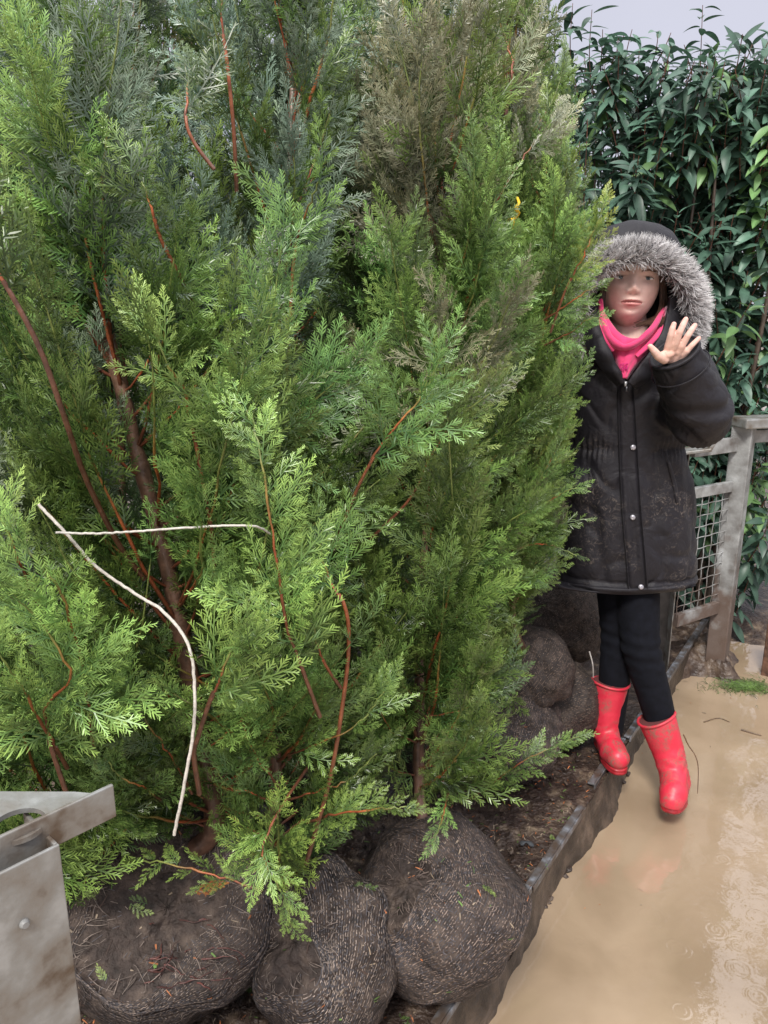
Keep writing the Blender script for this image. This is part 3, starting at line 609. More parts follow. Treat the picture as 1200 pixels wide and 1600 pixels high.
hero(t4, [(720, 1255, 1.75), (760, 1232, 1.72), (800, 1200, 1.7), (840, 1178, 1.7), (870, 1165, 1.7), (905, 1150, 1.7)], .0032, 'bright', .075, 1.0, outn=(0, -.6, .7), bare=.1)
hero(t4, [(700, 410, 1.8), (705, 340, 1.8), (735, 250, 1.8), (730, 180, 1.8), (735, 130, 1.8)], .004, 'bronze', .11, bare=.4)
hero(t4, [(740, 380, 1.75), (790, 290, 1.72), (830, 230, 1.72), (870, 180, 1.75)], .003, 'bronze', .11, bare=.35)
hero(t5, [(860, 520, 1.7), (885, 450, 1.68), (912, 400, 1.66), (928, 360, 1.66), (945, 315, 1.66)], .003, 'lime', .07, .9, bare=.3)
hero(t5, [(850, 540, 1.7), (890, 520, 1.66), (915, 502, 1.63), (930, 497, 1.62), (940, 494, 1.62)], .0022, 'bright', .055, 1.0, bare=.1)
hero(t5, [(850, 500, 1.7), (885, 478, 1.66), (908, 460, 1.64), (925, 450, 1.63), (940, 444, 1.63)], .0022, 'bright', .05, 1.0, bare=.1)
hero(t5, [(820, 700, 1.7), (850, 650, 1.66), (880, 610, 1.64), (905, 580, 1.64)], .0026, 'green', .09, bare=.1)
hero(t5, [(800, 860, 1.75), (840, 850, 1.7), (870, 855, 1.68), (900, 868, 1.67)], .0024, 'green', .055, 1.0, outn=(0, -.7, .6), bare=.1)
hero(t5, [(810, 830, 1.75), (850, 790, 1.7), (880, 770, 1.68), (905, 762, 1.67)], .0026, 'bright', .06, 1.0, bare=.1)
hero(t5, [(825, 770, 1.75), (850, 740, 1.7), (870, 700, 1.68), (888, 672, 1.67)], .0026, 'lime', .055, 1.0, bare=.1)

hero(t4, [(650, 330, 1.8), (668, 250, 1.8), (665, 200, 1.8), (672, 150, 1.8)], .003, 'bronze', .08, bare=.2)
hero(t4, [(790, 180, 1.75), (800, 110, 1.75), (790, 60, 1.78), (775, 10, 1.8)], .004, 'bronze', .11, bare=.25)
for (tt_, pts_, kd_) in ((t1, [(300, 1240, 1.1), (265, 1180, 1.05), (230, 1130, 1.03), (205, 1080, 1.03)], 'green'), (t1, [(250, 1250, 1.1), (225, 1230, 1.03), (190, 1215, 1.0), (165, 1185, .98)], 'bright'),
    (t2, [(435, 1230, 1.15), (400, 1180, 1.08), (375, 1120, 1.04), (365, 1060, 1.02)], 'green'), (t2, [(440, 1260, 1.12), (395, 1240, 1.06), (355, 1225, 1.03), (330, 1190, 1.02)], 'green'), (t2, [(450, 1180, 1.15), (500, 1160, 1.1), (560, 1130, 1.08), (600, 1080, 1.08)], 'bright'),
    (t2, [(450, 1250, 1.15), (500, 1235, 1.12), (550, 1215, 1.12), (590, 1175, 1.12)], 'green'), (t3, [(650, 1160, 1.35), (610, 1140, 1.28), (590, 1090, 1.25), (580, 1040, 1.25)], 'green'), (t3, [(660, 1120, 1.35), (720, 1110, 1.32), (770, 1080, 1.32), (800, 1040, 1.34)], 'green'),
    (t0, [(110, 1290, 1.1), (150, 1270, 1.06), (185, 1240, 1.05), (200, 1190, 1.05)], 'green'), (t1, [(310, 1180, 1.15), (350, 1150, 1.12), (390, 1110, 1.12), (410, 1060, 1.13)], 'bright'), (t3, [(655, 1200, 1.36), (690, 1195, 1.32), (730, 1180, 1.32), (765, 1150, 1.33)], 'green')):
    hero(tt_, pts_, .0026, kd_, .095, 1.0, bare=.08)
# twine
mb = MB(); P = catmull([at(*q) for q in ST_A], 90); P += rng.normal(0, .00025, P.shape); mb.tube(P, .0023 * (1 + .05 * np.sin(np.arange(91) * 2.3)), 8, (.58, .53, .47))
M_string = mat('twine', attr=True, rough=.8, noise=(180, 3, .7, 1.15), bump=(500, .5, .001))
tag(mb.build('twine', M_string), 'long white twine hanging in a curve down the left conifers', 'twine')
mb = MB(); P = catmull([at(*q) for q in ST_B], 60); P += rng.normal(0, .0004, P.shape); mb.tube(P, .0017, 8, (.64, .6, .54))
tag(mb.build('twine', M_string), 'short white twine stretched straight across the thick bare trunk', 'twine')
mb = MB(); P = catmull([at(808, 308, 1.66), at(811, 318, 1.65), at(806, 326, 1.65), at(811, 333, 1.66)], 14)
mb.tube(P, .0035, 6, (.85, .55, .02), flat=.3); P = catmull([at(793, 345, 1.66), at(799, 341, 1.65), at(803, 347, 1.65), at(801, 358, 1.66)], 14); mb.tube(P, .004, 6, (.85, .55, .02), flat=.3)
P = catmull([at(811, 333, 1.66), at(806, 340, 1.68), at(793, 345, 1.66)], 8); mb.tube(P, .003, 6, (.85, .55, .02), flat=.3)
tag(mb.build('ribbon', M_attr), 'small yellow plastic ribbon knotted in the bronze-tipped foliage', 'ribbon')
# ================================================================== LAURELS
def make_leaf(seed, L=.105, W=.034):
    r = np.random.default_rng(seed); k = 6; V = []; g = []
    dr = r.uniform(.15, .6); fold = r.uniform(.15, .45); tw = r.normal(0, .3)
    for i in range(k + 1):
        s = i / k; w_ = W / 2 * (math.sin(math.pi * min(1, s * .98 + .03) ** .8) ** .8) * (1 if s < 1 else .02) + .0006
        x = L * s * (1 - .12 * dr * s); z = -dr * L * s * s * .8; a = tw * s
        for q in (-1, 0, 1):
            y = q * w_; zz = abs(q) * w_ * fold; V.append([x, y * math.cos(a) - zz * math.sin(a), z + y * math.sin(a) + zz * math.cos(a)]); g.append(abs(q))
    Fc = []
    for i in range(k):
        for q in range(2): b = i * 3 + q; Fc.append([b, b + 1, b + 4, b + 3])
    return np.array(V), np.array(Fc), np.array(g, float)
LEAVES = [make_leaf(k) for k in range(8)]
def laurel(label, px, Y, topy, R, n_sh, zlow=.5, seed=0, tint=1.0, spires=()):
    r = np.random.default_rng(seed); base = np.array([at(px, 800, Y)[0], Y, 0.0]); topz = at(px, topy, Y)[2]
    root = empty('laurel_tree', base, label, 'laurel', 'laurels behind the person')
    mb = MB(); stems = []
    for k in range(4):
        a = r.uniform(0, 6.28); P = catmull([base + [0, 0, -.05], base + [.06 * math.cos(a), .06 * math.sin(a), .6], base + [.16 * math.cos(a), .16 * math.sin(a), 1.4], base + [.2 * math.cos(a), .2 * math.sin(a), topz - .3]], 26)
        mb.tube(P, np.linspace(.018, .005, 27), 8, (.07, .05, .038)); stems.append(P)
    mb.build('trunk', M_wood, root)
    acc = {}; cb = MB()
    def put(p, d, nn, L, c): acc.setdefault(int(r.integers(8)), []).append((p, d, nn, L, c))
    for k in range(n_sh):
        h = zlow + (topz - zlow) * (k + r.random()) / n_sh; u = h / topz; a = r.uniform(0, 6.28) if r.random() < .45 else r.normal(-math.pi / 2, 1.0)
        rad = R * (1 - .45 * max(0, u - .6) / .4) * r.uniform(.35, 1.0); c = base + np.array([math.cos(a) * rad, math.sin(a) * rad * .8, h - .1])
        d0 = nrm([math.cos(a) * .5, math.sin(a) * .5, r.uniform(.6, 1.3)]); S = min(r.uniform(.22, .42), topz + .02 - c[2] if topz - c[2] > .08 else .08)
        P = [c]; d = d0
        for i in range(6): P.append(P[-1] + d * S / 6); d = nrm(d + [0, 0, .1] + r.normal(0, .08, 3))
        P = np.array(P); cb.tube(P, np.linspace(.0032, .0014, 7), 5, (.13, .05, .03), 1, cap=False)
        m = int(S / .0165); base_c = np.array([.066, .128, .090]) * r.uniform(.6, 1.45) * tint
        if r.random() < .12: base_c = base_c * np.array([1.8, 1.7, .9])
        for i in range(m):
            s = (i + .3) / m; q = s * 6; j = min(int(q), 5); p = P[j] + (P[j + 1] - P[j]) * (q - j); T = nrm(P[j + 1] - P[j]); th = i * 2.4 + r.normal(0, .3)
            B1_ = nrm(np.cross(T, [.3, .9, .1])); B2_ = np.cross(T, B1_); sd = B1_ * math.cos(th) + B2_ * math.sin(th)
            dd = nrm(sd + T * r.uniform(.0, .9) * (1 if s < .8 else 1.8) + [0, 0, -r.uniform(.2, 1.1)]); nn = nrm(T * .9 + [0, -.15, .35] + r.normal(0, .25, 3))
            put(p + dd * .008, dd, nn, r.uniform(.72, 1.12) * (1 if s < .85 else .75), base_c * r.uniform(.8, 1.2))
    for (sx_, sy_, by_) in spires:
        P = catmull([at(sx_ + r.normal(0, 6), by_, Y), at(sx_ - 4, (sy_ + by_) / 2, Y), at(sx_, sy_, Y)], 6); cb.tube(P, np.linspace(.0032, .0014, 7), 5, (.13, .05, .03), 1, cap=False)
        m = int(np.linalg.norm(P[-1] - P[0]) / .017); base_c = np.array([.05, .10, .065])
        for i in range(m):
            q = (i + .3) / m * 6; j = min(int(q), 5); p = P[j] + (P[j + 1] - P[j]) * (q - j); th = i * 2.4; sd = np.array([math.cos(th), math.sin(th), 0]); put(p + sd * .008, nrm(sd + [0, 0, r.uniform(-.5, .7)]), nrm(np.array([0, -.15, 1]) + r.normal(0, .2, 3)), r.uniform(.6, 1.05), base_c * r.uniform(.7, 1.3))
    for kk, lst in acc.items():
        V, Fc, g = LEAVES[kk]; P = np.array([x[0] for x in lst]); D = nrm(np.array([x[1] for x in lst])); Nn = np.array([x[2] for x in lst]); Ls = np.array([x[3] for x in lst]); Cc = np.array([x[4] for x in lst])
        Nn = nrm(Nn - D * (Nn * D).sum(1, keepdims=True)); B = np.cross(Nn, D)
        Wd = P[:, None] + Ls[:, None, None] * (V[None, :, 0, None] * D[:, None] + V[None, :, 1, None] * B[:, None] + V[None, :, 2, None] * Nn[:, None])
        C = Cc[:, None] * (1.25 - .25 * g[None, :, None]); FF = Fc[None] + (np.arange(len(lst)) * len(V))[:, None, None]
        cb.add(Wd.reshape(-1, 3), FF.reshape(-1, 4), C.reshape(-1, 3))
    cb.build('crown', [M_laurel, M_wood], root)
laurel('laurel with tallest upright shoot against the sky, behind the fur hood', 1065, 3.5, 75, .22, 100, seed=1, spires=[(1098, 8, 260), (1118, 70, 240), (1075, 95, 260)])
laurel('laurel directly above the hood, its top dipping below the sky gap', 990, 3.4, 122, .42, 115, seed=2, spires=[(1000, 62, 230), (965, 60, 220), (1032, 105, 240)])
laurel('laurel at the right edge of the photo, behind the steel post', 1112, 3.25, 118, .16, 100, zlow=.55, seed=3, tint=1.1, spires=[(1165, 72, 240), (1195, 90, 240), (1142, 120, 250)])
laurel('laurel touching the bronze conifer tips, with leafy top at upper centre', 890, 3.5, 72, .42, 115, seed=4, spires=[(925, 15, 180), (895, 5, 160), (945, 60, 200), (870, 10, 150)])
laurel('laurel rising behind the conifers right of centre, top leaves against sky', 690, 3.6, 25, .4, 80, zlow=1.2, seed=5, spires=[(585, 12, 150), (612, 8, 150), (640, 20, 150)])
laurel('rear laurel seen as dark leaves between the two right-hand shrubs', 1065, 4.1, 150, .26, 90, zlow=.3, seed=6, tint=.8)
laurel('rear laurel forming the shadowed gap right of the hood', 1045, 4.1, 150, .5, 110, zlow=.3, seed=7, tint=.8)
laurel('rear laurel hidden mostly by the person, behind the conifer edge', 930, 4.1, 110, .5, 90, zlow=.5, seed=8, tint=.8)
laurel('low laurel growth showing through the wire mesh panel', 1115, 3.45, 690, .35, 40, zlow=.15, seed=12, tint=1.0)
laurel('unseen laurel added past the right edge, mirrored in the puddle', 1405, 3.4, 60, .35, 90, zlow=.3, seed=14)  # out of frame, added to bound the sky reflection in the water
# ================================================================== STEEL CAGES
def frame(a, b, up=(0, 0, 1)):
    x = nrm(np.asarray(b, float) - a); y = nrm(np.cross(up, x)); z = np.cross(x, y); return np.stack([x, y, z], 1)
def bar(mb, a, b, w_, h, up=(0, 0, 1), col=(1, 1, 1)):
    a = np.asarray(a, float); b = np.asarray(b, float); mb.box((a + b) / 2, (np.linalg.norm(b - a), w_, h), frame(a, b, up), col)
def bevel(o, w_=.002): b = o.modifiers.new('b', 'BEVEL'); b.width = w_; b.segments = 2; return o
# near left post with flanged head and holed plate
ZT = 1.0
PR = atz(176, 1226, ZT); PL = atz(-70, 1340, ZT); dx = nrm(PR - PL); dy = nrm(np.cross([0, 0, 1], dx)); R = np.stack([dx, dy, np.array([0, 0, 1.])], 1)
pc = atz(38, 1345, ZT - .03)
cage = empty('steel_post', (pc[0], pc[1], LEDGE), 'scuffed grey steel post with flanged head and holed plate, nearest the camera at lower left', 'post')
mb = MB(); mb.box((PR + PL) / 2 + [0, 0, -.017], (np.linalg.norm(PR - PL), .0045, .036), R); bevel(mb.build('head_flange', M_galv, cage, smooth=False), .0012)
# plate with a round hole
c = atz(28, 1288, ZT - .008); th = np.linspace(0, 2 * np.pi, 65)[:-1]
outer = [atz(-90, 1236, ZT - .008), atz(118, 1237, ZT - .008), atz(150, 1240, ZT - .008), PR - dx * .004 + [0, 0, -.008] + dy * .003, PL + [0, 0, -.008] + dy * .003, atz(-150, 1290, ZT - .008)]
def polyray(ang_):
    d = np.array([math.cos(ang_), math.sin(ang_)]); best = 9
    for i in range(len(outer)):
        a = outer[i][:2] - c[:2]; b = outer[(i + 1) % len(outer)][:2] - c[:2]; M_ = np.array([d, a - b]).T
        if abs(np.linalg.det(M_)) < 1e-9: continue
        s, t = np.linalg.solve(M_, a)
        if s > 0 and -1e-6 <= t <= 1 + 1e-6: best = min(best, s)
    return best
RH = .024; rows = []
for z_ in (-.008, -.013):
    inn = np.stack([c[0] + RH * np.cos(th), c[1] + RH * np.sin(th), np.full(64, ZT + z_)], -1); ou = np.array([[c[0] + polyray(a) * math.cos(a), c[1] + polyray(a) * math.sin(a), ZT + z_] for a in th])
    rows.append((inn, ou))
G = np.stack([rows[0][0], rows[0][1], rows[1][1], rows[1][0], rows[0][0]]); mb = MB(); mb.grid(G, wrap=True); mb.build('head_plate', M_galv, cage, smooth=False)
mb = MB(); zc = (ZT - .02 + LEDGE) / 2; H_ = ZT - .02 - LEDGE; q = pc + dy * .006
q = atz(100, 1352, ZT - .04) ; ctr = q - dx * .045 + dy * .006
mb.box([ctr[0], ctr[1], zc], (.09, .004, H_), R); mb.box([*(ctr[:2] + dx[:2] * .043 + dy[:2] * .036), zc], (.004, .068, H_), R); mb.box([*(ctr[:2] - dx[:2] * .043 + dy[:2] * .036), zc], (.004, .068, H_), R)
bevel(mb.build('post', M_galv, cage, smooth=False), .0012)
mb = MB(); b0 = np.array([*(ctr[:2] + dx[:2] * .006 - dy[:2] * .0022), atz(70, 1430, .93)[2] - .01])
t_ = np.linspace(0, 2 * np.pi, 24); mb.tube([b0, b0 - dy * .002, b0 - dy * .004], [.0045, .0045, .003], 20); mb.build('hole_disc', M_galvmud, cage)  # small raised disc standing in for a dark hole in the post face

# right-hand cage with wire mesh
yA = 2.93; A0 = at(1112, 1045, yA); A1 = at(1163, 672, yA)
cg = empty('wire_mesh_cage', (A0[0], A0[1], 0), 'galvanised steel cage frame with wire mesh sides, standing in mud behind the person at right', 'cage')
Ra = np.stack([[.80, -.6, 0], [.6, .80, 0], [0, 0, 1.]], 1)
xA = at(1140, 860, yA)[0]
mb = MB(); mb.box([xA, yA, .50], (.075, .075, 1.06), Ra); bevel(mb.build('post', M_galvmud, cg, smooth=False), .004)
mb = MB(); mb.box([xA + .05, yA - .01, 1.045], (.20, .11, .038), Rm2 := np.stack([[.97, .24, 0], [-.24, .97, 0], [0, 0, 1.]], 1)); bevel(mb.build('head_plate', M_galv, cg, smooth=False), .006)
yB = 2.74; xB = at(1062, 890, yB)[0]
mb = MB(); mb.box([xB - .008, yB + .02, .485], (.004, .045, .97), np.eye(3)); bevel(mb.build('angle_post', M_galv, cg, smooth=False), .001)
mb = MB(); mb.box([xB - .045, yB + .043, .485], (.075, .004, .97)); mb.build('angle_post', mat('dark_steel', (.045, .04, .038), rough=.5, noise=(25, 6, .5, 1.6)), cg, smooth=False)
mb = MB(); t0_ = at(1050, 707, yB); t1_ = at(1108, 700, yB - .02); bar(mb, t0_, t1_, .09, .012); bar(mb, t1_ + [-.012, 0, 0], t1_ + [.012, 0, .045], .085, .012); bevel(mb.build('head_plate', M_galv, cg, smooth=False), .003)
pl = np.array([xB + .012, yB + .02, 0]); pr = np.array([xA - .035, yA - .02, 0])
mb = MB()
for z_, h in ((.965, .055), (.80, .04), (.30, .05)):
    mb = MB(); bar(mb, pl + [0, 0, z_], pr + [0, 0, z_ - .005], .022, h); bevel(mb.build('rail', M_galvmud, cg, smooth=False), .002)
def wires(mb, a, b, z0, z1, sp_):
    n_ = max(2, int(round(np.linalg.norm(b - a) / sp_)))
    for i in range(n_ + 1):
        p = a + (b - a) * (i / n_); zz_ = np.linspace(z0, z1, 60); P_ = np.tile(p, (60, 1)); P_[:, 2] = zz_; P_[:, 1] += .003 * np.sin(zz_ * 2 * np.pi / (sp_ * 2) + i * np.pi); mb.tube(P_, .0019, 6)
    m_ = int(round((z1 - z0) / sp_))
    for j in range(m_ + 1):
        t_ = np.linspace(0, 1, 30)[:, None]; P_ = a + (b - a) * t_; P_[:, 2] = z0 + (z1 - z0) * j / m_; P_[:, 1] -= .003 * np.sin(t_[:, 0] * n_ * np.pi + j * np.pi); mb.tube(P_, .0019, 6)
mb = MB(); wires(mb, pl, pr, .31, .79, .043); mb.build('wire_mesh', M_galvmud, cg)
mb = MB(); a = np.array([xB - .42, yB + .10, 0]); b = np.array([xB - .06, yB + .05, 0]); wires(mb, a, b, .10, .92, .043); mb.build('wire_mesh', M_galvmud, cg)
# right-side returns of the cage out of frame: rear rail
mb = MB(); bar(mb, [xA + .04, yA + .02, .985], [xA + .85, yA + .25, .985], .03, .05); bevel(mb.build('rail', M_galvmud, cg, smooth=False), .003)
# brown board at the right edge
bx = at(1203, 1012, 2.9); bd = empty('wooden_stake', (bx[0], bx[1], 0), 'dark brown weathered stake at the extreme right edge behind the water', 'stake')
mb = MB(); mb.box([bx[0] + .02, bx[1], .13], (.07, .05, .32), Ra); bevel(mb.build('stake', mat('old_wood', (.1, .05, .03), rough=.7, noise=(40, 6, .5, 1.5), bump=(80, .5, .004)), bd, smooth=False), .004)

# mud bank heaped round the cage feet (real lumps)
mb = MB(); n1, n2 = 150, 90
U_, V_ = np.meshgrid(np.linspace(-.62, .20, n1), np.linspace(-.12, .50, n2), indexing='ij')
Xm = xA + U_; Ym = yA + V_ + .25 * (U_ * -.0)
q = np.stack([Xm.ravel(), Ym.ravel(), 0 * Xm.ravel()], -1)
q2 = np.stack([U_.ravel(), V_.ravel(), 0 * U_.ravel()], -1); wv_ = (.05 * snoise(q2, 3, 31, 3)).reshape(U_.shape); h = .11 * np.clip(1 - ((U_ + .20 + wv_) / .34) ** 4, 0, 1) * np.clip((V_ + .06 + wv_) / .07, 0, 1) ** .6
h = np.where(U_ > .08, h * .6, h)
lump = (.035 * snoise(q, 5, 3, 4) + .030 * np.abs(snoise(q, 13, 6, 4))).reshape(U_.shape)
Z_ = h + lump * np.clip(h / .05, 0, 1) - .012
mb.grid(np.stack([Xm, Ym, Z_], -1)); tag(mb.build('mud_bank', mat('clod_mud', rough=.45, noise=(20, 8), ramp=[(.3, (.03, .018, .013)), (.5, (.075, .05, .036)), (.7, (.16, .115, .08))], bump=(60, .8, .01))), kind='structure')
# raised dark ground under the shrubs
mb = MB(); U_, V_ = np.meshgrid(np.linspace(-7, 7, 120), np.linspace(0, 8, 80), indexing='ij'); q = np.stack([U_.ravel(), V_.ravel(), 0 * U_.ravel()], -1)
Z_ = -.03 + .1 * np.clip(V_ / .35, 0, 1) + (.03 * snoise(q, 1.5, 13, 4)).reshape(U_.shape); mb.grid(np.stack([U_ + .5, V_ + 3.1 + .1 * np.sin(U_ * 3), Z_], -1)); tag(mb.build('planting_soil', M_muddark), kind='structure')
# ================================================================== PERSON
GX, GY = .705, 2.15
per = empty('person', (GX, GY, LEDGE), 'person in black fur-hooded parka, pink hoodie and red boots, raising one open hand', 'person')
def skin_mat():
    m = mat('skin', attr=True, rough=.6, sss=.04, spec=.25, bump=(260, .25, .0008), noise=(55, 5, .93, 1.06)); return m
M_skin = skin_mat()
def HP(px, py, y): return at(px, py, y)
# --- head frame: origin between the eyes on the face surface
FC = at(985, 445, 2.075)            # centre of the head, roughly nose bridge, inside
yaw = math.radians(-10); roll = math.radians(2.5); pit = math.radians(-4)
Rh = np.array(Matrix.Rotation(yaw, 3, 'Z') @ Matrix.Rotation(roll, 3, 'Y') @ Matrix.Rotation(pit, 3, 'X'))
HC = at(984, 438, 2.16)             # skull centre
def head_surface(n=170, m=220):
    # local: x right in picture, y away from camera, z up; skull ellipsoid with jaw, features as height bumps
    u = np.linspace(.0001, math.pi - .0001, n); th = np.linspace(0, 2 * np.pi, m, endpoint=False); U_, T_ = np.meshgrid(u, th, indexing='ij')
    x = np.sin(U_) * np.cos(T_); y = np.sin(U_) * np.sin(T_); z = np.cos(U_)
    P = np.stack([x * .072, y * .09, z * .098], -1)
    # jaw taper and shift
    lo = np.clip(-P[..., 2] / .098, 0, 1)
    P[..., 0] *= 1 - .17 * lo ** 1.8; P[..., 2] -= .013 * lo
    back = np.clip(P[..., 1] / .09, 0, 1); P[..., 2] += .022 * lo * back * 1.5; P[..., 1] -= .012 * lo * (1 - back)
    front = np.clip(-y, 0, 1) ** .5
    X_, Z2 = P[..., 0].copy(), P[..., 2].copy()
    g = lambda cx, cz, sx, sz: np.exp(-((X_ - cx) / sx) ** 2 - ((Z2 - cz) / sz) ** 2)
    d = 0
    d = d + .006 * g(0, .036, .045, .02)                       # brow / forehead
    d = d - .0078 * (g(-.031, -.003, .017, .012) + g(.031, -.003, .017, .012))    # sockets
    d = d + .0035 * (g(-.033, .012, .02, .005) + g(.033, .012, .02, .005))
    d = d + .0062 * g(0, -.008, .0105, .02) + .0125 * g(0, -.029, .0105, .011) + .006 * (g(-.012, -.034, .006, .006) + g(.012, -.034, .006, .006))
    d = d + .0055 * (g(-.038, -.025, .02, .02) + g(.038, -.025, .02, .02))       # cheeks
    d = d + .0045 * g(0, -.058, .026, .018)                     # muzzle
    d = d + .0042 * g(0, -.0535, .017, .0035) + .0055 * g(0, -.0635, .015, .0042) - .005 * g(0, -.0585, .022, .0016)
    d = d - .0035 * g(0, -.073, .016, .005) + .007 * g(0, -.088, .018, .011)     # chin
    d = d - .0018 * g(0, -.046, .003, .006)
    P[..., 1] -= d * front
    return P
LP = head_surface()
HS = 1.10
def toW(p): return HS * np.asarray(p) @ Rh.T + HC
prims = [loft_prim(toW(LP))]
neck0 = toW([[0, .03, -.05]])[0]; chest = at(985, 560, 2.16)
prims.append(cone_prim(neck0, .047, chest + [0, .0, .02], .052))
# torso, pelvis (all under the clothes)
chestC = np.array([GX + .005, GY + .05, 1.22]); pel = np.array([GX - .01, GY + .05, .86])
prims.append(cone_prim(chestC + [0, 0, .02], .12, pel + [0, 0, .1], .10, ex=.72)); prims.append(cone_prim(pel + [0, 0, .1], .105, pel, .115, ex=.75))
shR = at(1066, 570, 2.19); elR = at(1092, 655, 2.06); wrR = at(1052, 566, 1.90)
shL = at(915, 570, 2.22); elL = at(896, 700, 2.27); wrL = at(905, 800, 2.14)
prims += [cone_prim(chestC + [-.02, 0, .08], .055, shL, .045), cone_prim(chestC + [.02, 0, .08], .055, shR, .045), cone_prim(shR, .043, elR, .035), cone_prim(elR, .035, wrR, .022), cone_prim(shL, .043, elL, .035), cone_prim(elL, .035, wrL, .022), cone_prim(wrL, .024, wrL + [.03, -.02, -.06], .03, ex=.6)]
# legs
hipL = at(962, 905, 2.20); kneeL = at(967, 990, 2.18); ankL = at(952, 1138, 2.15)
hipR = at(990, 905, 2.17); kneeR = at(1001, 1010, 2.10); ankR = at(1048, 1185, 2.06)
prims += [cone_prim(hipL, .055, kneeL, .046), cone_prim(kneeL, .045, ankL, .034), cone_prim(hipR, .058, kneeR, .048), cone_prim(kneeR, .047, ankR, .034)]
# hand: palm and fingers, photographed points at their own depth
def hp(px, py, y=1.875): return at(px, py, y)
palmdir = None
w0 = hp(1051, 566, 1.90)
kn = {'index': hp(1044.5, 539, 1.868), 'middle': hp(1055.5, 536.5, 1.864), 'ring': hp(1065.5, 540, 1.866), 'little': hp(1073, 548, 1.870)}
prims.append(cone_prim(wrR, .021, w0, .021, ex=.7))
for k_, (p, b_) in {'index': (kn['index'], (1041, 560)), 'middle': (kn['middle'], (1047, 561)), 'ring': (kn['ring'], (1055, 561)), 'little': (kn['little'], (1062, 560))}.items():
    prims.append(cone_prim(hp(*b_, 1.885), .0105, p, .0088, rings=4))
prims.append(cone_prim(hp(1036, 556, 1.872), .0115, hp(1047, 553, 1.872), .010)); prims.append(cone_prim(hp(1066, 553, 1.878), .010, hp(1055, 549, 1.874), .0095))
fing = {'index': [(1044.5, 539, 1.868), (1048, 523.5, 1.858), (1050.5, 514, 1.856), (1053, 506.5, 1.858)], 'middle': [(1055.5, 537, 1.864), (1062.5, 518, 1.853), (1067.5, 507, 1.851), (1071.5, 499, 1.853)],
        'ring': [(1065.5, 540, 1.866), (1075, 524, 1.857), (1081, 515, 1.856), (1085.5, 508.5, 1.859)], 'little': [(1073, 548.5, 1.870), (1081, 539.5, 1.864), (1087, 533.5, 1.864), (1092, 528.5, 1.866)]}
rad = {'index': (.0084, .0076, .0072, .0062), 'middle': (.0086, .0078, .0073, .0063), 'ring': (.0082, .0074, .007, .0061), 'little': (.0074, .0066, .0061, .0054)}
for k_, pts in fing.items():
    W_ = [at(*q) for q in pts]
    for i in range(3): prims.append(cone_prim(W_[i], rad[k_][i], W_[i + 1], rad[k_][i + 1], rings=4, sides=16))
tb = [hp(1038, 561, 1.876), hp(1028, 556, 1.866), hp(1021.5, 548, 1.860), hp(1016, 541.5, 1.858)]
for i, (a, b_) in enumerate(((.0125, .0102), (.0102, .0088), (.0085, .0068))): prims.append(cone_prim(tb[i], a, tb[i + 1], b_, rings=4, sides=16))
hand_tips = np.array([at(*fing[k_][3]) for k_ in fing] + [tb[3]])
res, V, N_ = union(prims, .0021, 3, .4)
# colours: skin with lips, brows, flushed cheeks, pink finger ends
loc = (V - HC) @ Rh / HS; C = np.tile([.82, .57, .50], (len(V), 1))
g = lambda cx, cz, sx, sz: np.exp(-((loc[:, 0] - cx) / sx) ** 2 - ((loc[:, 2] - cz) / sz) ** 2)
fr = (loc[:, 1] < -.03) & (np.abs(loc[:, 2]) < .13)
def tint(mask, c):
    global C; mk = np.clip(mask * fr, 0, 1)[:, None]; C = C * (1 - mk) + np.array(c) * mk
tint(.25 * (g(-.04, -.028, .02, .018) + g(.04, -.028, .02, .018)), (.82, .48, .42)); tint(.4 * g(0, -.031, .012, .01), (.62, .28, .22))
lipw = np.sqrt(np.clip(1 - (loc[:, 0] / .0245) ** 2, 0, 1))
lipU = (np.abs(loc[:, 0]) < .0245) & (loc[:, 2] < -.0585 + .0062 * lipw) & (loc[:, 2] > -.0585); lipL = (np.abs(loc[:, 0]) < .0245) & (loc[:, 2] > -.0585 - .0092 * lipw) & (loc[:, 2] <= -.0585)
tint(.85 * lipU, (.44, .15, .14)); tint(.85 * lipL, (.68, .27, .26)); tint(.9 * (np.abs(loc[:, 2] + .0585) < .0011) * (np.abs(loc[:, 0]) < .024), (.17, .05, .045))
for s_ in (-1, 1):
    ax_ = s_ * loc[:, 0]; bz = .0115 + .004 * np.sin(np.clip((ax_ - .014) / .034, 0, 1) * 2.6); bw = (ax_ > .013) & (ax_ < .05)
    tint(.85 * np.exp(-((loc[:, 2] - bz) / .0026) ** 2) * bw, (.13, .07, .045))
    tint(.5 * np.exp(-((s_ * loc[:, 0] - .031) / .013) ** 4) * np.exp(-((loc[:, 2] - .0015) / .0014) ** 2), (.16, .08, .06))
    tint(.2 * g(s_ * .031, -.011, .016, .006), (.42, .2, .17)); tint(.55 * g(s_ * .0065, -.041, .0035, .0018), (.2, .07, .05))
dt = np.min(np.linalg.norm(V[:, None] - hand_tips[None], axis=2), axis=1); mk = np.exp(-(dt / .012) ** 2)[:, None] * .55; C = C * (1 - mk) + np.array([.68, .22, .17]) * mk
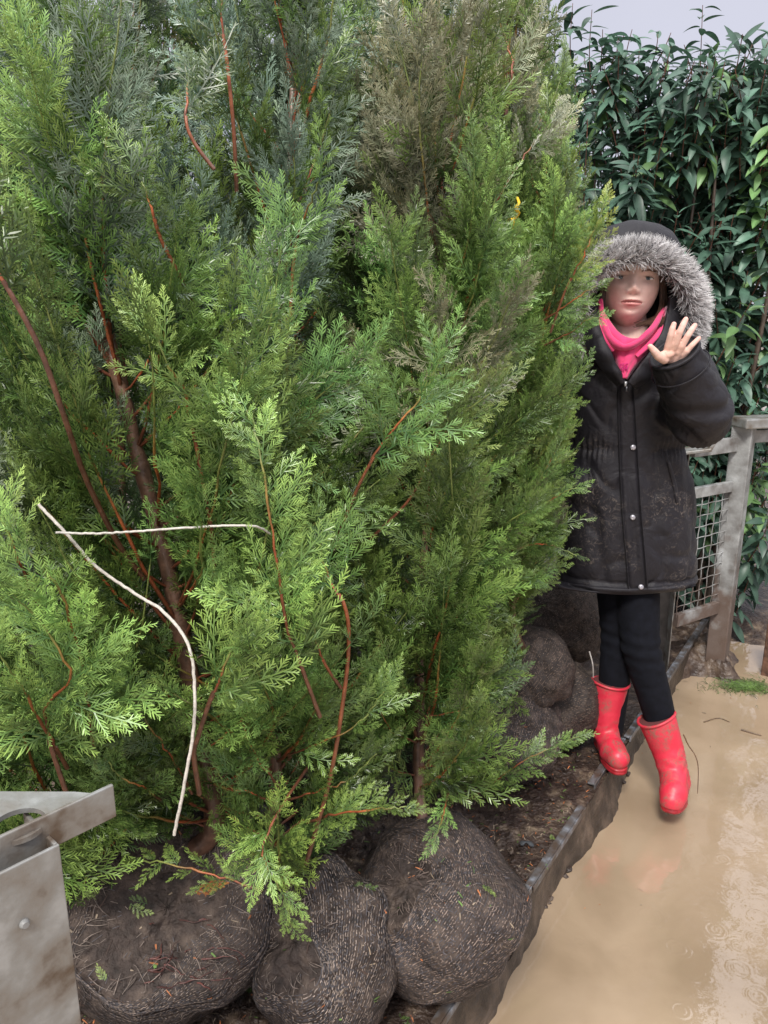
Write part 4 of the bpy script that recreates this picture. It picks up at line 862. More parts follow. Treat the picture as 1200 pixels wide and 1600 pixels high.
for (a_, b_) in ((hp(1036, 545, 1.86), hp(1060, 549, 1.86)), (hp(1040, 551, 1.86), hp(1066, 545, 1.86)), (hp(1038, 546, 1.86), hp(1044, 559, 1.86)), (hp(1046, 525, 1.858), hp(1053, 527, 1.858)), (hp(1057, 521, 1.852), hp(1065, 523, 1.852)), (hp(1071, 526, 1.856), hp(1079, 529, 1.856)), (hp(1050, 514, 1.856), hp(1056, 516, 1.856)), (hp(1062, 509, 1.851), hp(1069, 511, 1.851)), (hp(1077, 516, 1.856), hp(1084, 519, 1.856)), (hp(1019, 551, 1.86), hp(1025, 548, 1.86))):
    ab_ = b_ - a_; t_ = np.clip(((V - a_) @ ab_) / (ab_ @ ab_), 0, 1); dd_ = np.linalg.norm((V - a_ - t_[:, None] * ab_) * [1, .25, 1], axis=1); mk = (np.exp(-(dd_ / .0013) ** 2) * .55 * (np.linalg.norm(V - hp(1052, 540, 1.86), axis=1) < .09))[:, None]; C = C * (1 - mk) + np.array([.42, .17, .13]) * mk
hd = np.linalg.norm(V - hp(1052, 548, 1.87), axis=1); mk = (np.clip(1 - hd / .06, 0, 1) ** .5 * .6)[:, None]; C = C * (1 - mk) + np.array([.66, .36, .26]) * mk
hc = at(1041, 552, 1.86)
body = finish(res, 'body', M_skin, None, C, per)
bvh_body = BVHTree.FromObject(body, bpy.context.evaluated_depsgraph_get())
# eyes: almond pieces seated in the sockets
M_eye = mat('eye', attr=True, rough=.12, spec=.6)
for s_ in (-1, 1):
    c0 = np.array([s_ * .031, 0, -.004]); o_ = toW(c0 + [0, -.2, 0]); hit = bvh_body.ray_cast(Vector(o_), Vector(toW(c0) - o_))[0]; surf_y = ((np.array(hit) - HC) @ Rh)[1] / HS
    mb = MB(); gx_, gz_ = np.linspace(-1, 1, 33), np.linspace(-1, 1, 17); Pg = []; Cg = []
    for a in gx_:
        for b_ in gz_:
            top = .0044 * (1 - a * a) ** .7; bot = .0028 * (1 - a * a) ** .8; zz_ = b_ * (top if b_ > 0 else bot); x_ = a * .0130; y_ = surf_y - .0012 - .0020 * (1 - a * a) * (1 - b_ * b_ * .5)
            Pg.append(toW([c0[0] + x_, y_, c0[2] + zz_])); r_ = math.hypot(x_ - .0005, zz_ - .0008)
            Cg.append((.012, .01, .01) if r_ < .0021 else ((.08, .11, .125) if r_ < .0050 else (.78, .73, .71)))
    mb.grid(np.array(Pg).reshape(33, 17, 3), np.array(Cg)); mb.build('eye', M_eye, body)
    mb = MB(); P_ = [toW([c0[0] + a * .0138, surf_y - .0036 + .0022 * a * a, c0[2] + .0042 * (1 - a * a) ** .7 + .0003]) for a in np.linspace(-1, 1, 15)]; mb.tube(P_, .0008, 5, (.09, .05, .04)); mb.build('eyelid', M_attr, body)

# --- hair
mb = MB(); M_hair = mat('brown_hair', attr=True, rough=.4, spec=.5); rh = np.random.default_rng(5)
for k in range(300):
    s_ = 1 if k < 190 else -1; u_ = rh.random()
    if s_ > 0: pts = [(1018 + 14 * u_, 408 + 8 * rh.random(), 2.085), (1030 + 7 * u_, 435, 2.10), (1032 + 9 * u_, 468, 2.10 + .02 * u_), (1024 + 14 * u_, 494 + 4 * u_, 2.075), (990 + 46 * u_ ** .7 + rh.normal(0, 3), 506 + 5 * rh.random(), 2.045 + .02 * u_)]
    else: pts = [(958 - 8 * u_, 412, 2.085), (949 - 5 * u_, 435, 2.1), (945 - 6 * u_, 460, 2.11), (944 - 6 * u_, 485, 2.1), (948 - 6 * u_, 500, 2.08)]
    P_ = catmull([at(*q) for q in pts], 12) + rh.normal(0, .0015, 3); c_ = np.array([.06, .03, .018]) * rh.uniform(.5, 1.7); mb.tube(P_, np.linspace(.0016, .0006, 13), 4, c_, cap=False)
for k in range(160):       # fringe swept under the fur
    a = rh.uniform(-1, 1); pts = [toW([a * .03, -.05, .096]), toW([a * .05, -.082, .076]), toW([a * .064, -.078, .052 - .02 * abs(a)])]; mb.tube(catmull(pts, 6), .0014, 4, np.array([.09, .045, .028]) * rh.uniform(.5, 1.6), cap=False)
mb.build('hair', M_hair, body)

# --- coat
M_coat = bpy.data.materials.new('black_coat_fabric'); M_coat.use_nodes = True
def coat_nodes(m, mudamt=1.0, base=(.0085, .0072, .011)):
    t = m.node_tree; N = t.nodes; K = t.links; b = N['Principled BSDF']; b.inputs['Roughness'].default_value = .62; b.inputs['Sheen Weight'].default_value = .03; b.inputs['Sheen Roughness'].default_value = .5; b.inputs['Specular IOR Level'].default_value = .4
    geo = N.new('ShaderNodeNewGeometry'); sx = N.new('ShaderNodeSeparateXYZ'); K.new(geo.outputs['Position'], sx.inputs[0])
    n1 = N.new('ShaderNodeTexNoise'); n1.inputs['Scale'].default_value = 9; n1.inputs['Detail'].default_value = 3; K.new(geo.outputs['Position'], n1.inputs['Vector'])
    n2 = N.new('ShaderNodeTexNoise'); n2.inputs['Scale'].default_value = 60; n2.inputs['Detail'].default_value = 9; n2.inputs['Roughness'].default_value = .8; n2.inputs['Distortion'].default_value = 1.5; K.new(geo.outputs['Position'], n2.inputs['Vector'])
    hz = N.new('ShaderNodeMapRange'); hz.inputs['From Min'].default_value = 1.22; hz.inputs['From Max'].default_value = .98; K.new(sx.outputs['Z'], hz.inputs['Value'])
    p1 = N.new('ShaderNodeMapRange'); p1.inputs['From Min'].default_value = .44; p1.inputs['From Max'].default_value = .62; K.new(n1.outputs['Fac'], p1.inputs['Value'])
    p2 = N.new('ShaderNodeMapRange'); p2.inputs['From Min'].default_value = .52; p2.inputs['From Max'].default_value = .66; K.new(n2.outputs['Fac'], p2.inputs['Value'])
    a1 = N.new('ShaderNodeMath'); a1.operation = 'MULTIPLY'; K.new(p1.outputs[0], a1.inputs[0]); K.new(p2.outputs[0], a1.inputs[1])
    a2 = N.new('ShaderNodeMath'); a2.operation = 'MULTIPLY'; K.new(a1.outputs[0], a2.inputs[0]); K.new(hz.outputs[0], a2.inputs[1])
    a3 = N.new('ShaderNodeMath'); a3.operation = 'MULTIPLY'; K.new(a2.outputs[0], a3.inputs[0]); a3.inputs[1].default_value = .8 * mudamt
    mx = N.new('ShaderNodeMixRGB'); K.new(a3.outputs[0], mx.inputs[0]); mx.inputs[1].default_value = (*base, 1); mx.inputs[2].default_value = (.19, .155, .13, 1); K.new(mx.outputs[0], b.inputs['Base Color'])
    bz = N.new('ShaderNodeTexNoise'); bz.inputs['Scale'].default_value = 17; bz.inputs['Detail'].default_value = 6; bz.inputs['Distortion'].default_value = .8; K.new(geo.outputs['Position'], bz.inputs['Vector'])
    bp = N.new('ShaderNodeBump'); bp.inputs['Strength'].default_value = .75; bp.inputs['Distance'].default_value = .011; K.new(bz.outputs['Fac'], bp.inputs['Height']); K.new(bp.outputs[0], b.inputs['Normal'])
coat_nodes(M_coat)
CY = 2.20
def cz(py, Y=2.08): return at(0, py, Y)[2]
prof = [(505, 950, 1030, .05, .075), (522, 932, 1055, .075, .055), (545, 902, 1082, .105, .02), (575, 894, 1090, .130, 0), (610, 892, 1090, .133, 0), (650, 892, 1082, .130, 0), (695, 893, 1072, .122, 0), (712, 890, 1072, .122, 0), (760, 882, 1084, .135, 0), (820, 876, 1090, .142, 0), (880, 871, 1090, .145, 0), (915, 868, 1087, .142, 0), (925, 872, 1084, .138, 0)]
rings_ = []; th = np.linspace(0, 2 * np.pi, 96, endpoint=False)
for (py, xl, xr, dy_, yo_) in prof:
    Pl, Pr_ = at(xl, py, CY - .03), at(xr, py, CY - .03); cx, rx = (Pl[0] + Pr_[0]) / 2, (Pr_[0] - Pl[0]) / 2; zz_ = cz(py)
    c_, s_ = np.cos(th), np.sin(th); e_ = .82
    rings_.append(np.stack([cx + rx * np.sign(c_) * np.abs(c_) ** e_, CY + yo_ + dy_ * np.sign(s_) * np.abs(s_) ** e_, np.full(96, zz_)], -1))
PR_ = [loft_prim(rings_[::-1])]
PR_ += [cone_prim(at(988, 560, 2.26), .085, at(992, 480, 2.285), .075, ex=.75)]
cuffA = at(1055, 553, 1.905); elb = at(1094, 650, 1.985); shd = at(1068, 578, 2.17)
cdir = nrm(cuffA - elb)
PR_ += [cone_prim(elb, .079, cuffA, .061, round1=False, rings=10, sides=32, ex=.92), cone_prim(elb, .079, shd, .078, rings=10, sides=32), cone_prim(at(1075, 600, 2.12), .055, at(1050, 640, 2.08), .05)]
shl_ = at(918, 578, 2.2); ell_ = at(902, 705, 2.24); cul = at(904, 778, 2.12)
PR_ += [cone_prim(shl_, .075, ell_, .066, sides=28), cone_prim(ell_, .066, cul, .056, sides=28, round1=False)]
res, V, N_ = union(PR_, .0052, 9, .5)
# folds: elbow creases, long hangs, waist gathers, hem puff
px, py, dep = proj(V); disp = .0045 * snoise(V, 3.2, 17, 3) - .006 * np.clip(.25 - np.abs(snoise(V * [1.0, 1.0, .7], 4.2, 57, 2)), 0, 1) / .25
hang = np.sin(px * .11 + 1.5 * np.sin(py * .011) + 1.2 * np.sin(px * .031)) * .5 + .5
disp += -.006 * hang ** 6 * np.clip((V[:, 2] - .62) / .1, 0, 1) * (V[:, 2] < 1.08)
wz = cz(703); waist = np.exp(-((V[:, 2] - wz) / .013) ** 2); gat = np.exp(-((V[:, 2] - wz) / .03) ** 2)
side_ = np.clip((np.abs(V[:, 0] - (at(990, 700, 2.08)[0])) - .045) / .03, 0, 1)
disp += -.006 * waist * side_ + .0035 * np.sin(V[:, 0] * 480) * gat * side_
de = np.linalg.norm(V - elb, axis=1); tA = (V - elb) @ cdir
cre = np.sin(tA * 62 + 30 * (V[:, 0] - elb[0]) + 2.5 * np.sin(V[:, 2] * 31) + 2 * np.sin(V[:, 1] * 37)); disp += .0045 * cre * np.exp(-((de - .07) / .06) ** 2)
disp += -.005 * np.exp(-((V[:, 2] - cz(908)) / .005) ** 2) + .004 * np.exp(-((V[:, 2] - cz(917)) / .008) ** 2)
V2 = V + N_ * disp[:, None]
coat = finish(res, 'coat', M_coat, V2, None, per)
dg = bpy.context.evaluated_depsgraph_get(); bpy.context.view_layer.update(); bvh_coat = BVHTree.FromPolygons([Vector(v) for v in V2], [tuple(p.vertices) for p in coat.data.polygons])
def on(bv, px, py, off=.003, default=2.07):
    d = Vector(nrm(ray(px, py))); h = bv.ray_cast(Vector(CAM), d)
    if h[0] is None: return at(px, py, default), np.array([0, -1., 0])
    n_ = np.array(h[1]); n_ = n_ if n_ @ np.array(d) < 0 else -n_
    return np.array(h[0]) + n_ * off, n_
def stick_strip(name, L_, R_, off, mats, parent, n=40, m=8, bulge=.003, bv=None, col=(1, 1, 1)):
    """strip between two pixel polylines, lying on the cloth, thick edges turned in"""
    LL, RR = catmull([(*q, 0) for q in L_], n), catmull([(*q, 0) for q in R_], n); G_ = []
    for i in range(n + 1):
        row = []
        for j in range(m + 1):
            t_ = j / m; q = LL[i] * (1 - t_) + RR[i] * t_; p, nn_ = on(bv or bvh_coat, q[0], q[1], 0); row.append(p + nn_ * 0 + np.array([0, -1, .15]) * ((-.003 if j in (0, m) else off + bulge * math.sin(math.pi * t_))))
        G_.append(row)
    G_ = np.array(G_)
    if n > 6:
        for _ in range(2): G_[1:-1] = G_[1:-1] * .5 + .25 * (G_[:-2] + G_[2:])
    G_[0] += [0, .004, 0]; G_[-1] += [0, .004, 0]
    mb = MB(); mb.grid(G_, col); return mb.build(name, mats, parent)
stick_strip('placket', [(966, 598), (966, 650), (968, 720), (972, 800), (978, 870), (982, 926)], [(988, 598), (992, 650), (996, 720), (1001, 800), (1007, 870), (1011, 926)], .006, M_coat, coat, bulge=.002)
stick_strip('seam', [(964, 600), (964, 650), (966, 720), (970, 800), (976, 870), (980, 924)], [(966.5, 600), (966.5, 650), (968.5, 720), (972.5, 800), (978.5, 870), (982.5, 924)], .008, M_coat, coat, m=4)
stick_strip('seam', [(986, 600), (990, 650), (994, 720), (999, 800), (1005, 870), (1009, 924)], [(988.5, 600), (992.5, 650), (996.5, 720), (1001.5, 800), (1007.5, 870), (1011.5, 924)], .0095, M_coat, coat, m=4)
stick_strip('hem_band', [(872, 908), (920, 914), (980, 918), (1040, 914), (1086, 906)], [(872, 921), (920, 926), (980, 930), (1040, 926), (1086, 918)], .003, M_coat, coat, m=8, bulge=.006)
stick_strip('pocket_flap', [(903, 738), (906, 760), (908, 790)], [(922, 728), (928, 752), (930, 786)], .002, M_coat, coat, n=12, bulge=.003)
stick_strip('pocket_flap', [(1040, 720), (1048, 750), (1056, 790)], [(1046, 717), (1056, 750), (1064, 788)], .002, M_coat, coat, n=12, bulge=.003)
M_snap = mat('snap_metal', (.42, .41, .45), rough=.35, metal=.6)
for (bx_, by_) in ((988, 698), (990, 807), (1001, 917), (989, 595), (972, 594)):
    p, nn_ = on(bvh_coat, bx_, by_, .012); r_ = .0075 if by_ > 600 else .0048; nn_ = nrm(nn_ + [0, -1, .1]); mb = MB()
    mb.tube([p - nn_ * .006, p - nn_ * .001, p + nn_ * .001, p + nn_ * .0015], [r_, r_, r_ * .8, r_ * .45], 20); mb.build('button', M_snap, coat)
# sleeve cuff: rolled rim and dark opening round the wrist
Bc = nrm(np.cross(cdir, [0, 1, 0])); Dc = np.cross(cdir, Bc); tt = np.linspace(0, 2 * np.pi, 49)
cc = cuffA + cdir * .004; loop = cc + .0585 * (np.cos(tt)[:, None] * Bc + .9 * np.sin(tt)[:, None] * Dc)
mb = MB(); mb.tube(loop, .0045, 10, cap=False); mb.build('cuff_rim', M_coat, coat)
M_dark = mat('black_lining', (.006, .006, .008), rough=.85)
mb = MB(); G_ = np.stack([cc + cdir * .002 + rr_ * (np.cos(tt[:-1])[:, None] * Bc + .9 * np.sin(tt[:-1])[:, None] * Dc) - cdir * dd for rr_, dd in ((.057, 0), (.048, .004), (.026, .004), (.004, .003))]); mb.grid(G_, wrap=True); mb.build('cuff_lining', M_dark, coat)
loop2 = cuffA - cdir * .045 + .071 * (np.cos(tt)[:, None] * Bc + .9 * np.sin(tt)[:, None] * Dc)
mb = MB(); mb.tube(loop2, .0018, 8, cap=False); mb.build('cuff_seam', M_coat, coat)

# --- hoodie: pink chest in the open V, cowl collar, drawstring print
M_pink = mat('pink_fleece', (.74, .05, .18), rough=.85, sheen=.35, bump=(35, .5, .006), noise=(20, 3, .85, 1.1))
hood_e = empty  # (kept name free)
G_ = []
VL = catmull([(934, 468, 0), (940, 500, 0), (952, 535, 0), (964, 566, 0), (972, 591, 0)], 30); VR = catmull([(1040, 478, 0), (1034, 510, 0), (1015, 545, 0), (994, 570, 0), (978, 591, 0)], 30)
for i in range(31):
    row = []
    for j in range(17):
        t_ = j / 16; q = VL[i] * (1 - t_) + VR[i] * t_; yy = 2.085 - .03 * (i / 30) - .028 * math.sin(math.pi * t_) * (1 if i > 8 else .4 + .075 * i) + .003 * math.sin(t_ * 19 + i * .35)
        row.append(at(q[0], q[1] + 62 * math.sin(math.pi * t_) ** .8 * max(0, 1 - i / 16) ** 1.3, yy))
    G_.append(row)
mb = MB(); mb.grid(np.array(G_)); hoodie = mb.build('hoodie', M_pink, per)
so = hoodie.modifiers.new('s', 'SOLIDIFY'); so.thickness = .006; so.offset = 1
def roll_tube(name, pts, r, m, parent, flat=.7, wob=.0):
    P_ = catmull([at(*q) for q in pts], 40); mb = MB(); mb.tube(P_, np.asarray(r) * (1 + wob * np.sin(np.arange(41) * .9)), 14, flat=flat); return mb.build(name, m, parent)
rr_ = np.interp(np.linspace(0, 1, 41), [0, .3, .55, .8, 1], [.010, .015, .012, .015, .011])
roll_tube('collar', [(938, 470, 2.10), (941, 498, 2.07), (950, 525, 2.045), (968, 541, 2.03), (985, 541, 2.025), (1004, 529, 2.035), (1022, 510, 2.055), (1036, 485, 2.10)], rr_, M_pink, hoodie, .6, .06)
roll_tube('collar', [(933, 475, 2.11), (936, 505, 2.075), (944, 528, 2.05), (958, 548, 2.045)], .009, M_pink, hoodie, .7)
roll_tube('collar', [(1042, 498, 2.09), (1030, 520, 2.055), (1012, 540, 2.04), (994, 556, 2.04)], .008, M_pink, hoodie, .7)
mb = MB(); G_ = np.array([[at(966 + 20 * j / 6, 528 + 14 * i / 6, 2.075 - .008 * math.sin(j / 6 * math.pi)) for j in range(7)] for i in range(7)]); mb.grid(G_); mb.build('undershirt', mat('magenta_shirt', (.55, .01, .14), rough=.8), hoodie)
# raised letter strokes, cropped by the coat opening
M_print = mat('magenta_print', (.55, .012, .17), rough=.6)
def stroke(mb, pts, r=.0011): mb.tube(catmull([at(x_, y_, 2.019 + .0012 * abs(x_ - 976)) for x_, y_ in pts], 10), r, 6)
mb = MB()
stroke(mb, [(973, 571), (969.5, 570.5), (969, 573), (971.5, 575), (972.5, 577.5), (969.5, 578.5)]); stroke(mb, [(974.5, 569.5), (974.5, 574), (974.8, 579)]); stroke(mb, [(976.5, 573), (978.8, 571.5), (979, 575), (977, 577), (976.6, 573)]); stroke(mb, [(979.5, 571), (980, 575), (979.5, 580)]); stroke(mb, [(968.5, 569.2), (974, 568.6), (981, 568.2)])
mb.build('print', M_print, hoodie)
# zip
mb = MB()
for i in range(22):
    u_ = i / 21
    for (a, b_) in (((935, 535), (973, 592)), ((1012, 548), (980, 592))):
        x_, y_ = a[0] + (b_[0] - a[0]) * u_, a[1] + (b_[1] - a[1]) * u_; mb.box(at(x_, y_, 2.045 - .02 * u_), (.0026, .002, .0013), col=(.06, .06, .065))
mb.box(at(977.5, 600, 2.022), (.006, .004, .013), col=(.35, .35, .36)); mb.box(at(979, 608, 2.02), (.004, .002, .014), col=(.08, .08, .09)); mb.build('zip', mat('zip_metal', attr=True, rough=.35, metal=.4), coat)
# lapels: padded collar flaps either side of the V
def slab(name, L_, R_, ys, m, parent, thick=.012, bul=.012):
    n_ = 30; LL = catmull([at(*q, y_) for q, y_ in zip(L_, ys[0])], n_); RR = catmull([at(*q, y_) for q, y_ in zip(R_, ys[1])], n_); G_ = []
    for i in range(n_ + 1): G_.append([LL[i] * (1 - t_) + RR[i] * t_ + np.array([0, -1, .2]) * bul * math.sin(math.pi * t_) * (1 + .25 * math.sin(i * .8)) for t_ in np.linspace(0, 1, 11)])
    mb = MB(); mb.grid(np.array(G_)); o_ = mb.build(name, m, parent); s_ = o_.modifiers.new('s', 'SOLIDIFY'); s_.thickness = thick; s_.offset = 0; b_ = o_.modifiers.new('b', 'BEVEL'); b_.width = .003; b_.segments = 2; return o_
slab('lapel', [(906, 470), (908, 510), (920, 545), (945, 580), (966, 602)], [(936, 478), (936, 510), (948, 540), (962, 570), (975, 597)], [(2.14, 2.10, 2.065, 2.055, 2.05), (2.10, 2.06, 2.035, 2.03, 2.03)], M_coat, coat)
slab('lapel', [(1044, 470), (1036, 512), (1018, 545), (998, 572), (980, 598)], [(1066, 490), (1060, 530), (1044, 562), (1016, 590), (990, 606)], [(2.10, 2.055, 2.035, 2.03, 2.03), (2.12, 2.08, 2.06, 2.055, 2.05)], M_coat, coat)

# --- hood shell, lining and fur
fur_px = [(912, 545, 2.12), (902, 512, 2.10), (906, 470, 2.065), (918, 432, 2.045), (940, 411, 2.035), (972, 399, 2.03), (1008, 397, 2.03), (1040, 408, 2.035), (1064, 430, 2.045), (1079, 458, 2.06), (1084, 488, 2.075), (1079, 516, 2.09), (1070, 538, 2.10)]
FP = catmull([at(*q) for q in fur_px], 96)
cen = at(1000, 470, 2.06)
G_ = []
hb = at(1000, 440, 2.335)
for k, s_ in enumerate(np.linspace(0, 1, 34)):
    sc_ = math.cos(s_ * math.pi / 2) ** .62; ring = cen + (FP - cen) * (1.0 + .05 * math.sin(s_ * math.pi)) ; c2 = cen * (1 - s_) + hb * s_
    row = c2 + (FP - cen) * max(sc_, .02) * (1 + .10 * math.sin(min(1, s_ * 2.2) * math.pi)); row[:, 1] = FP[:, 1] * (1 - s_) + hb[1] * s_; row[:, 2] +=   .066 * math.sin(math.pi * min(1, s_ * 1.45) ** .75) * np.clip((FP[:, 2] - cen[2]) / .09, 0, 1); row += nrm(FP - cen) * (.0015 * np.sin(np.arange(97)[:, None] * .75) * math.sin(s_ * math.pi)); G_.append(row)
G_ = np.array(G_); qn = snoise(G_.reshape(-1, 3), 6, 44, 3).reshape(G_.shape[:2]); G_ += nrm(G_ - cen) * (.005 * qn)[..., None]
mb = MB(); mb.grid(G_); hood = mb.build('hood', M_coat, coat); s_ = hood.modifiers.new('s', 'SOLIDIFY'); s_.thickness = .012; s_.offset = 1
for (sx_, top_) in ((965, 352), (1026, 354)):
    P_ = catmull([at(sx_ + 3, 384, 2.09), at(sx_, 372, 2.14), at(sx_ + (985 - sx_) * .1, 362, 2.2)], 12); mb = MB(); mb.tube(P_, .0022, 6); mb.build('hood_seam', M_coat, coat)
# inner lining behind the face
mb = MB(); G2 = []
for s_ in np.linspace(0, 1, 14):
    row = (cen * (1 - s_) + (hb - [0, .03, 0]) * s_) + (FP - cen) * .80 * max(math.cos(s_ * math.pi / 2) ** .6, .02); row[:, 1] = (FP[:, 1] + .012) * (1 - s_) + (hb[1] - .03) * s_; G2.append(row)
mb.grid(np.array(G2)); mb.build('hood_lining', M_dark, coat)
# inner collar standing between face and fur at right
slab('inner_collar', [(1046, 462), (1043, 490), (1040, 520), (1030, 552)], [(1072, 470), (1076, 500), (1076, 530), (1062, 560)], [(2.08, 2.075, 2.07, 2.06), (2.12, 2.12, 2.11, 2.09)], M_coat, coat)
M_fur = mat('grey_fur', attr=True, rough=.6, spec=.3, transl=.15)
mb = MB(); mb.tube(FP, .024, 12, (.13, .125, .13)); rf = np.random.default_rng(77); T_ = nrm(np.gradient(FP, axis=0)); Rd = nrm((FP - cen) - T_ * ((FP - cen) * T_).sum(1, keepdims=True)); Fd = np.cross(T_, Rd); Fd = np.where((Fd[:, 1:2] > 0), -Fd, Fd)
nS = 15000; ii = rf.integers(0, 97, nS); cl = rf.normal(0, 1, (400, 3)); Vs = []; Cs = []
fr_ = rf.uniform(0, 1, nS); ii2 = np.minimum(ii + 1, 96); base_ = FP[ii] * (1 - fr_)[:, None] + FP[ii2] * fr_[:, None]
ph = rf.uniform(-2.0, 2.3, nS)      # 0 = toward camera, +pi/2 = outward
dirv = np.cos(ph)[:, None] * Fd[ii] + np.sin(ph)[:, None] * Rd[ii]; root_ = base_ + dirv * .021
cln = cl[(np.floor((ii + fr_) * 1.6).astype(int) * 7 + np.floor((ph + 2) * 3.2).astype(int) * 13) % 400]
grow_ = nrm(dirv * .75 + Rd[ii] * .9 + T_[ii] * .12 + cln * .30 + rf.normal(0, .14, (nS, 3))); ln = rf.uniform(.014, .036, nS)
p1 = root_ + grow_ * (ln * .5)[:, None]; d2 = nrm(grow_ + cln * .25 + np.array([0, 0, -.25]) + rf.normal(0, .1, (nS, 3))); p2 = p1 + d2 * (ln * .5)[:, None]
view = nrm(base_ - CAM); sdv = nrm(np.cross(view, grow_) + rf.normal(0, .4, (nS, 3))) * .00075
VV = np.stack([root_ - sdv, root_ + sdv, p1 + sdv * .85, p1 - sdv * .85, p2 + sdv * .2, p2 - sdv * .2], 1)
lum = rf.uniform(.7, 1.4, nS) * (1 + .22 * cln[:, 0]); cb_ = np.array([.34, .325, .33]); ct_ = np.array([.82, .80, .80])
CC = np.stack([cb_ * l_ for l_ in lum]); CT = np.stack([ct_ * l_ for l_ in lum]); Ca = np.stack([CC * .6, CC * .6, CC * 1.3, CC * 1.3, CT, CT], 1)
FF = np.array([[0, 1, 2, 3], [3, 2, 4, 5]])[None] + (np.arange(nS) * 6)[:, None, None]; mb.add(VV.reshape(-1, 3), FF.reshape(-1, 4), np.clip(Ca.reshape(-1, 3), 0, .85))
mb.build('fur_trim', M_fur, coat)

# --- leggings
M_leg = mat('black_leggings', (.0035, .004, .007), rough=.9, spec=.2, sheen=0, bump=(30, .35, .005), noise=(50, 5, .8, 1.5))
LG = [cone_prim(hipL + [0, 0, .05], .066, kneeL, .053, sides=28), cone_prim(kneeL, .052, ankL + [0, 0, .0], .042, sides=28), cone_prim(hipR + [0, 0, .05], .068, kneeR, .056, sides=28), cone_prim(kneeR, .055, ankR, .042, sides=28), cone_prim(pel + [0, 0, .02], .125, pel + [0, 0, -.06], .12, ex=.8)]
res, V, N_ = union(LG, .005, 5)
V = V + N_ * (.0025 * snoise(V, 7, 3, 3) + .002 * np.sin(V[:, 2] * 160 + 8 * V[:, 0]) * np.exp(-((V[:, 2] - kneeR[2]) / .06) ** 2))[:, None]
finish(res, 'leggings', M_leg, V, None, per)

# --- boots
def boot_mat():
    m = bpy.data.materials.new('red_rubber'); m.use_nodes = True; t = m.node_tree; N = t.nodes; K = t.links; b = N['Principled BSDF']; geo = N.new('ShaderNodeNewGeometry')
    n1 = N.new('ShaderNodeTexNoise'); n1.inputs['Scale'].default_value = 13; n1.inputs['Detail'].default_value = 8; n1.inputs['Distortion'].default_value = 1.5; K.new(geo.outputs['Position'], n1.inputs['Vector'])
    mp = N.new('ShaderNodeMapRange'); mp.inputs['From Min'].default_value = .44; mp.inputs['From Max'].default_value = .64; K.new(n1.outputs['Fac'], mp.inputs['Value'])
    n2 = N.new('ShaderNodeTexNoise'); n2.inputs['Scale'].default_value = 110; n2.inputs['Detail'].default_value = 5; K.new(geo.outputs['Position'], n2.inputs['Vector'])
    mp2 = N.new('ShaderNodeMapRange'); mp2.inputs['From Min'].default_value = .35; mp2.inputs['From Max'].default_value = .6; K.new(n2.outputs['Fac'], mp2.inputs['Value'])
    mu = N.new('ShaderNodeMath'); mu.operation = 'MULTIPLY'; K.new(mp.outputs[0], mu.inputs[0]); K.new(mp2.outputs[0], mu.inputs[1]); m3 = N.new('ShaderNodeMath'); m3.operation = 'MULTIPLY'; m3.inputs[1].default_value = .95; K.new(mu.outputs[0], m3.inputs[0])
    mx = N.new('ShaderNodeMixRGB'); mx.inputs[1].default_value = (.60, .028, .055, 1); mx.inputs[2].default_value = (.24, .11, .085, 1); K.new(m3.outputs[0], mx.inputs[0]); K.new(mx.outputs[0], b.inputs['Base Color'])
    r = N.new('ShaderNodeMapRange'); r.inputs['To Min'].default_value = .42; r.inputs['To Max'].default_value = .6; K.new(m3.outputs[0], r.inputs['Value']); K.new(r.outputs[0], b.inputs['Roughness'])
    bp = N.new('ShaderNodeBump'); bp.inputs['Strength'].default_value = .25; bp.inputs['Distance'].default_value = .003; K.new(n2.outputs['Fac'], bp.inputs['Height']); K.new(bp.outputs[0], b.inputs['Normal'])
    return m
M_boot = boot_mat(); M_sole = mat('boot_sole', (.42, .02, .03), rough=.4, noise=(40, 6, .4, 1.1))
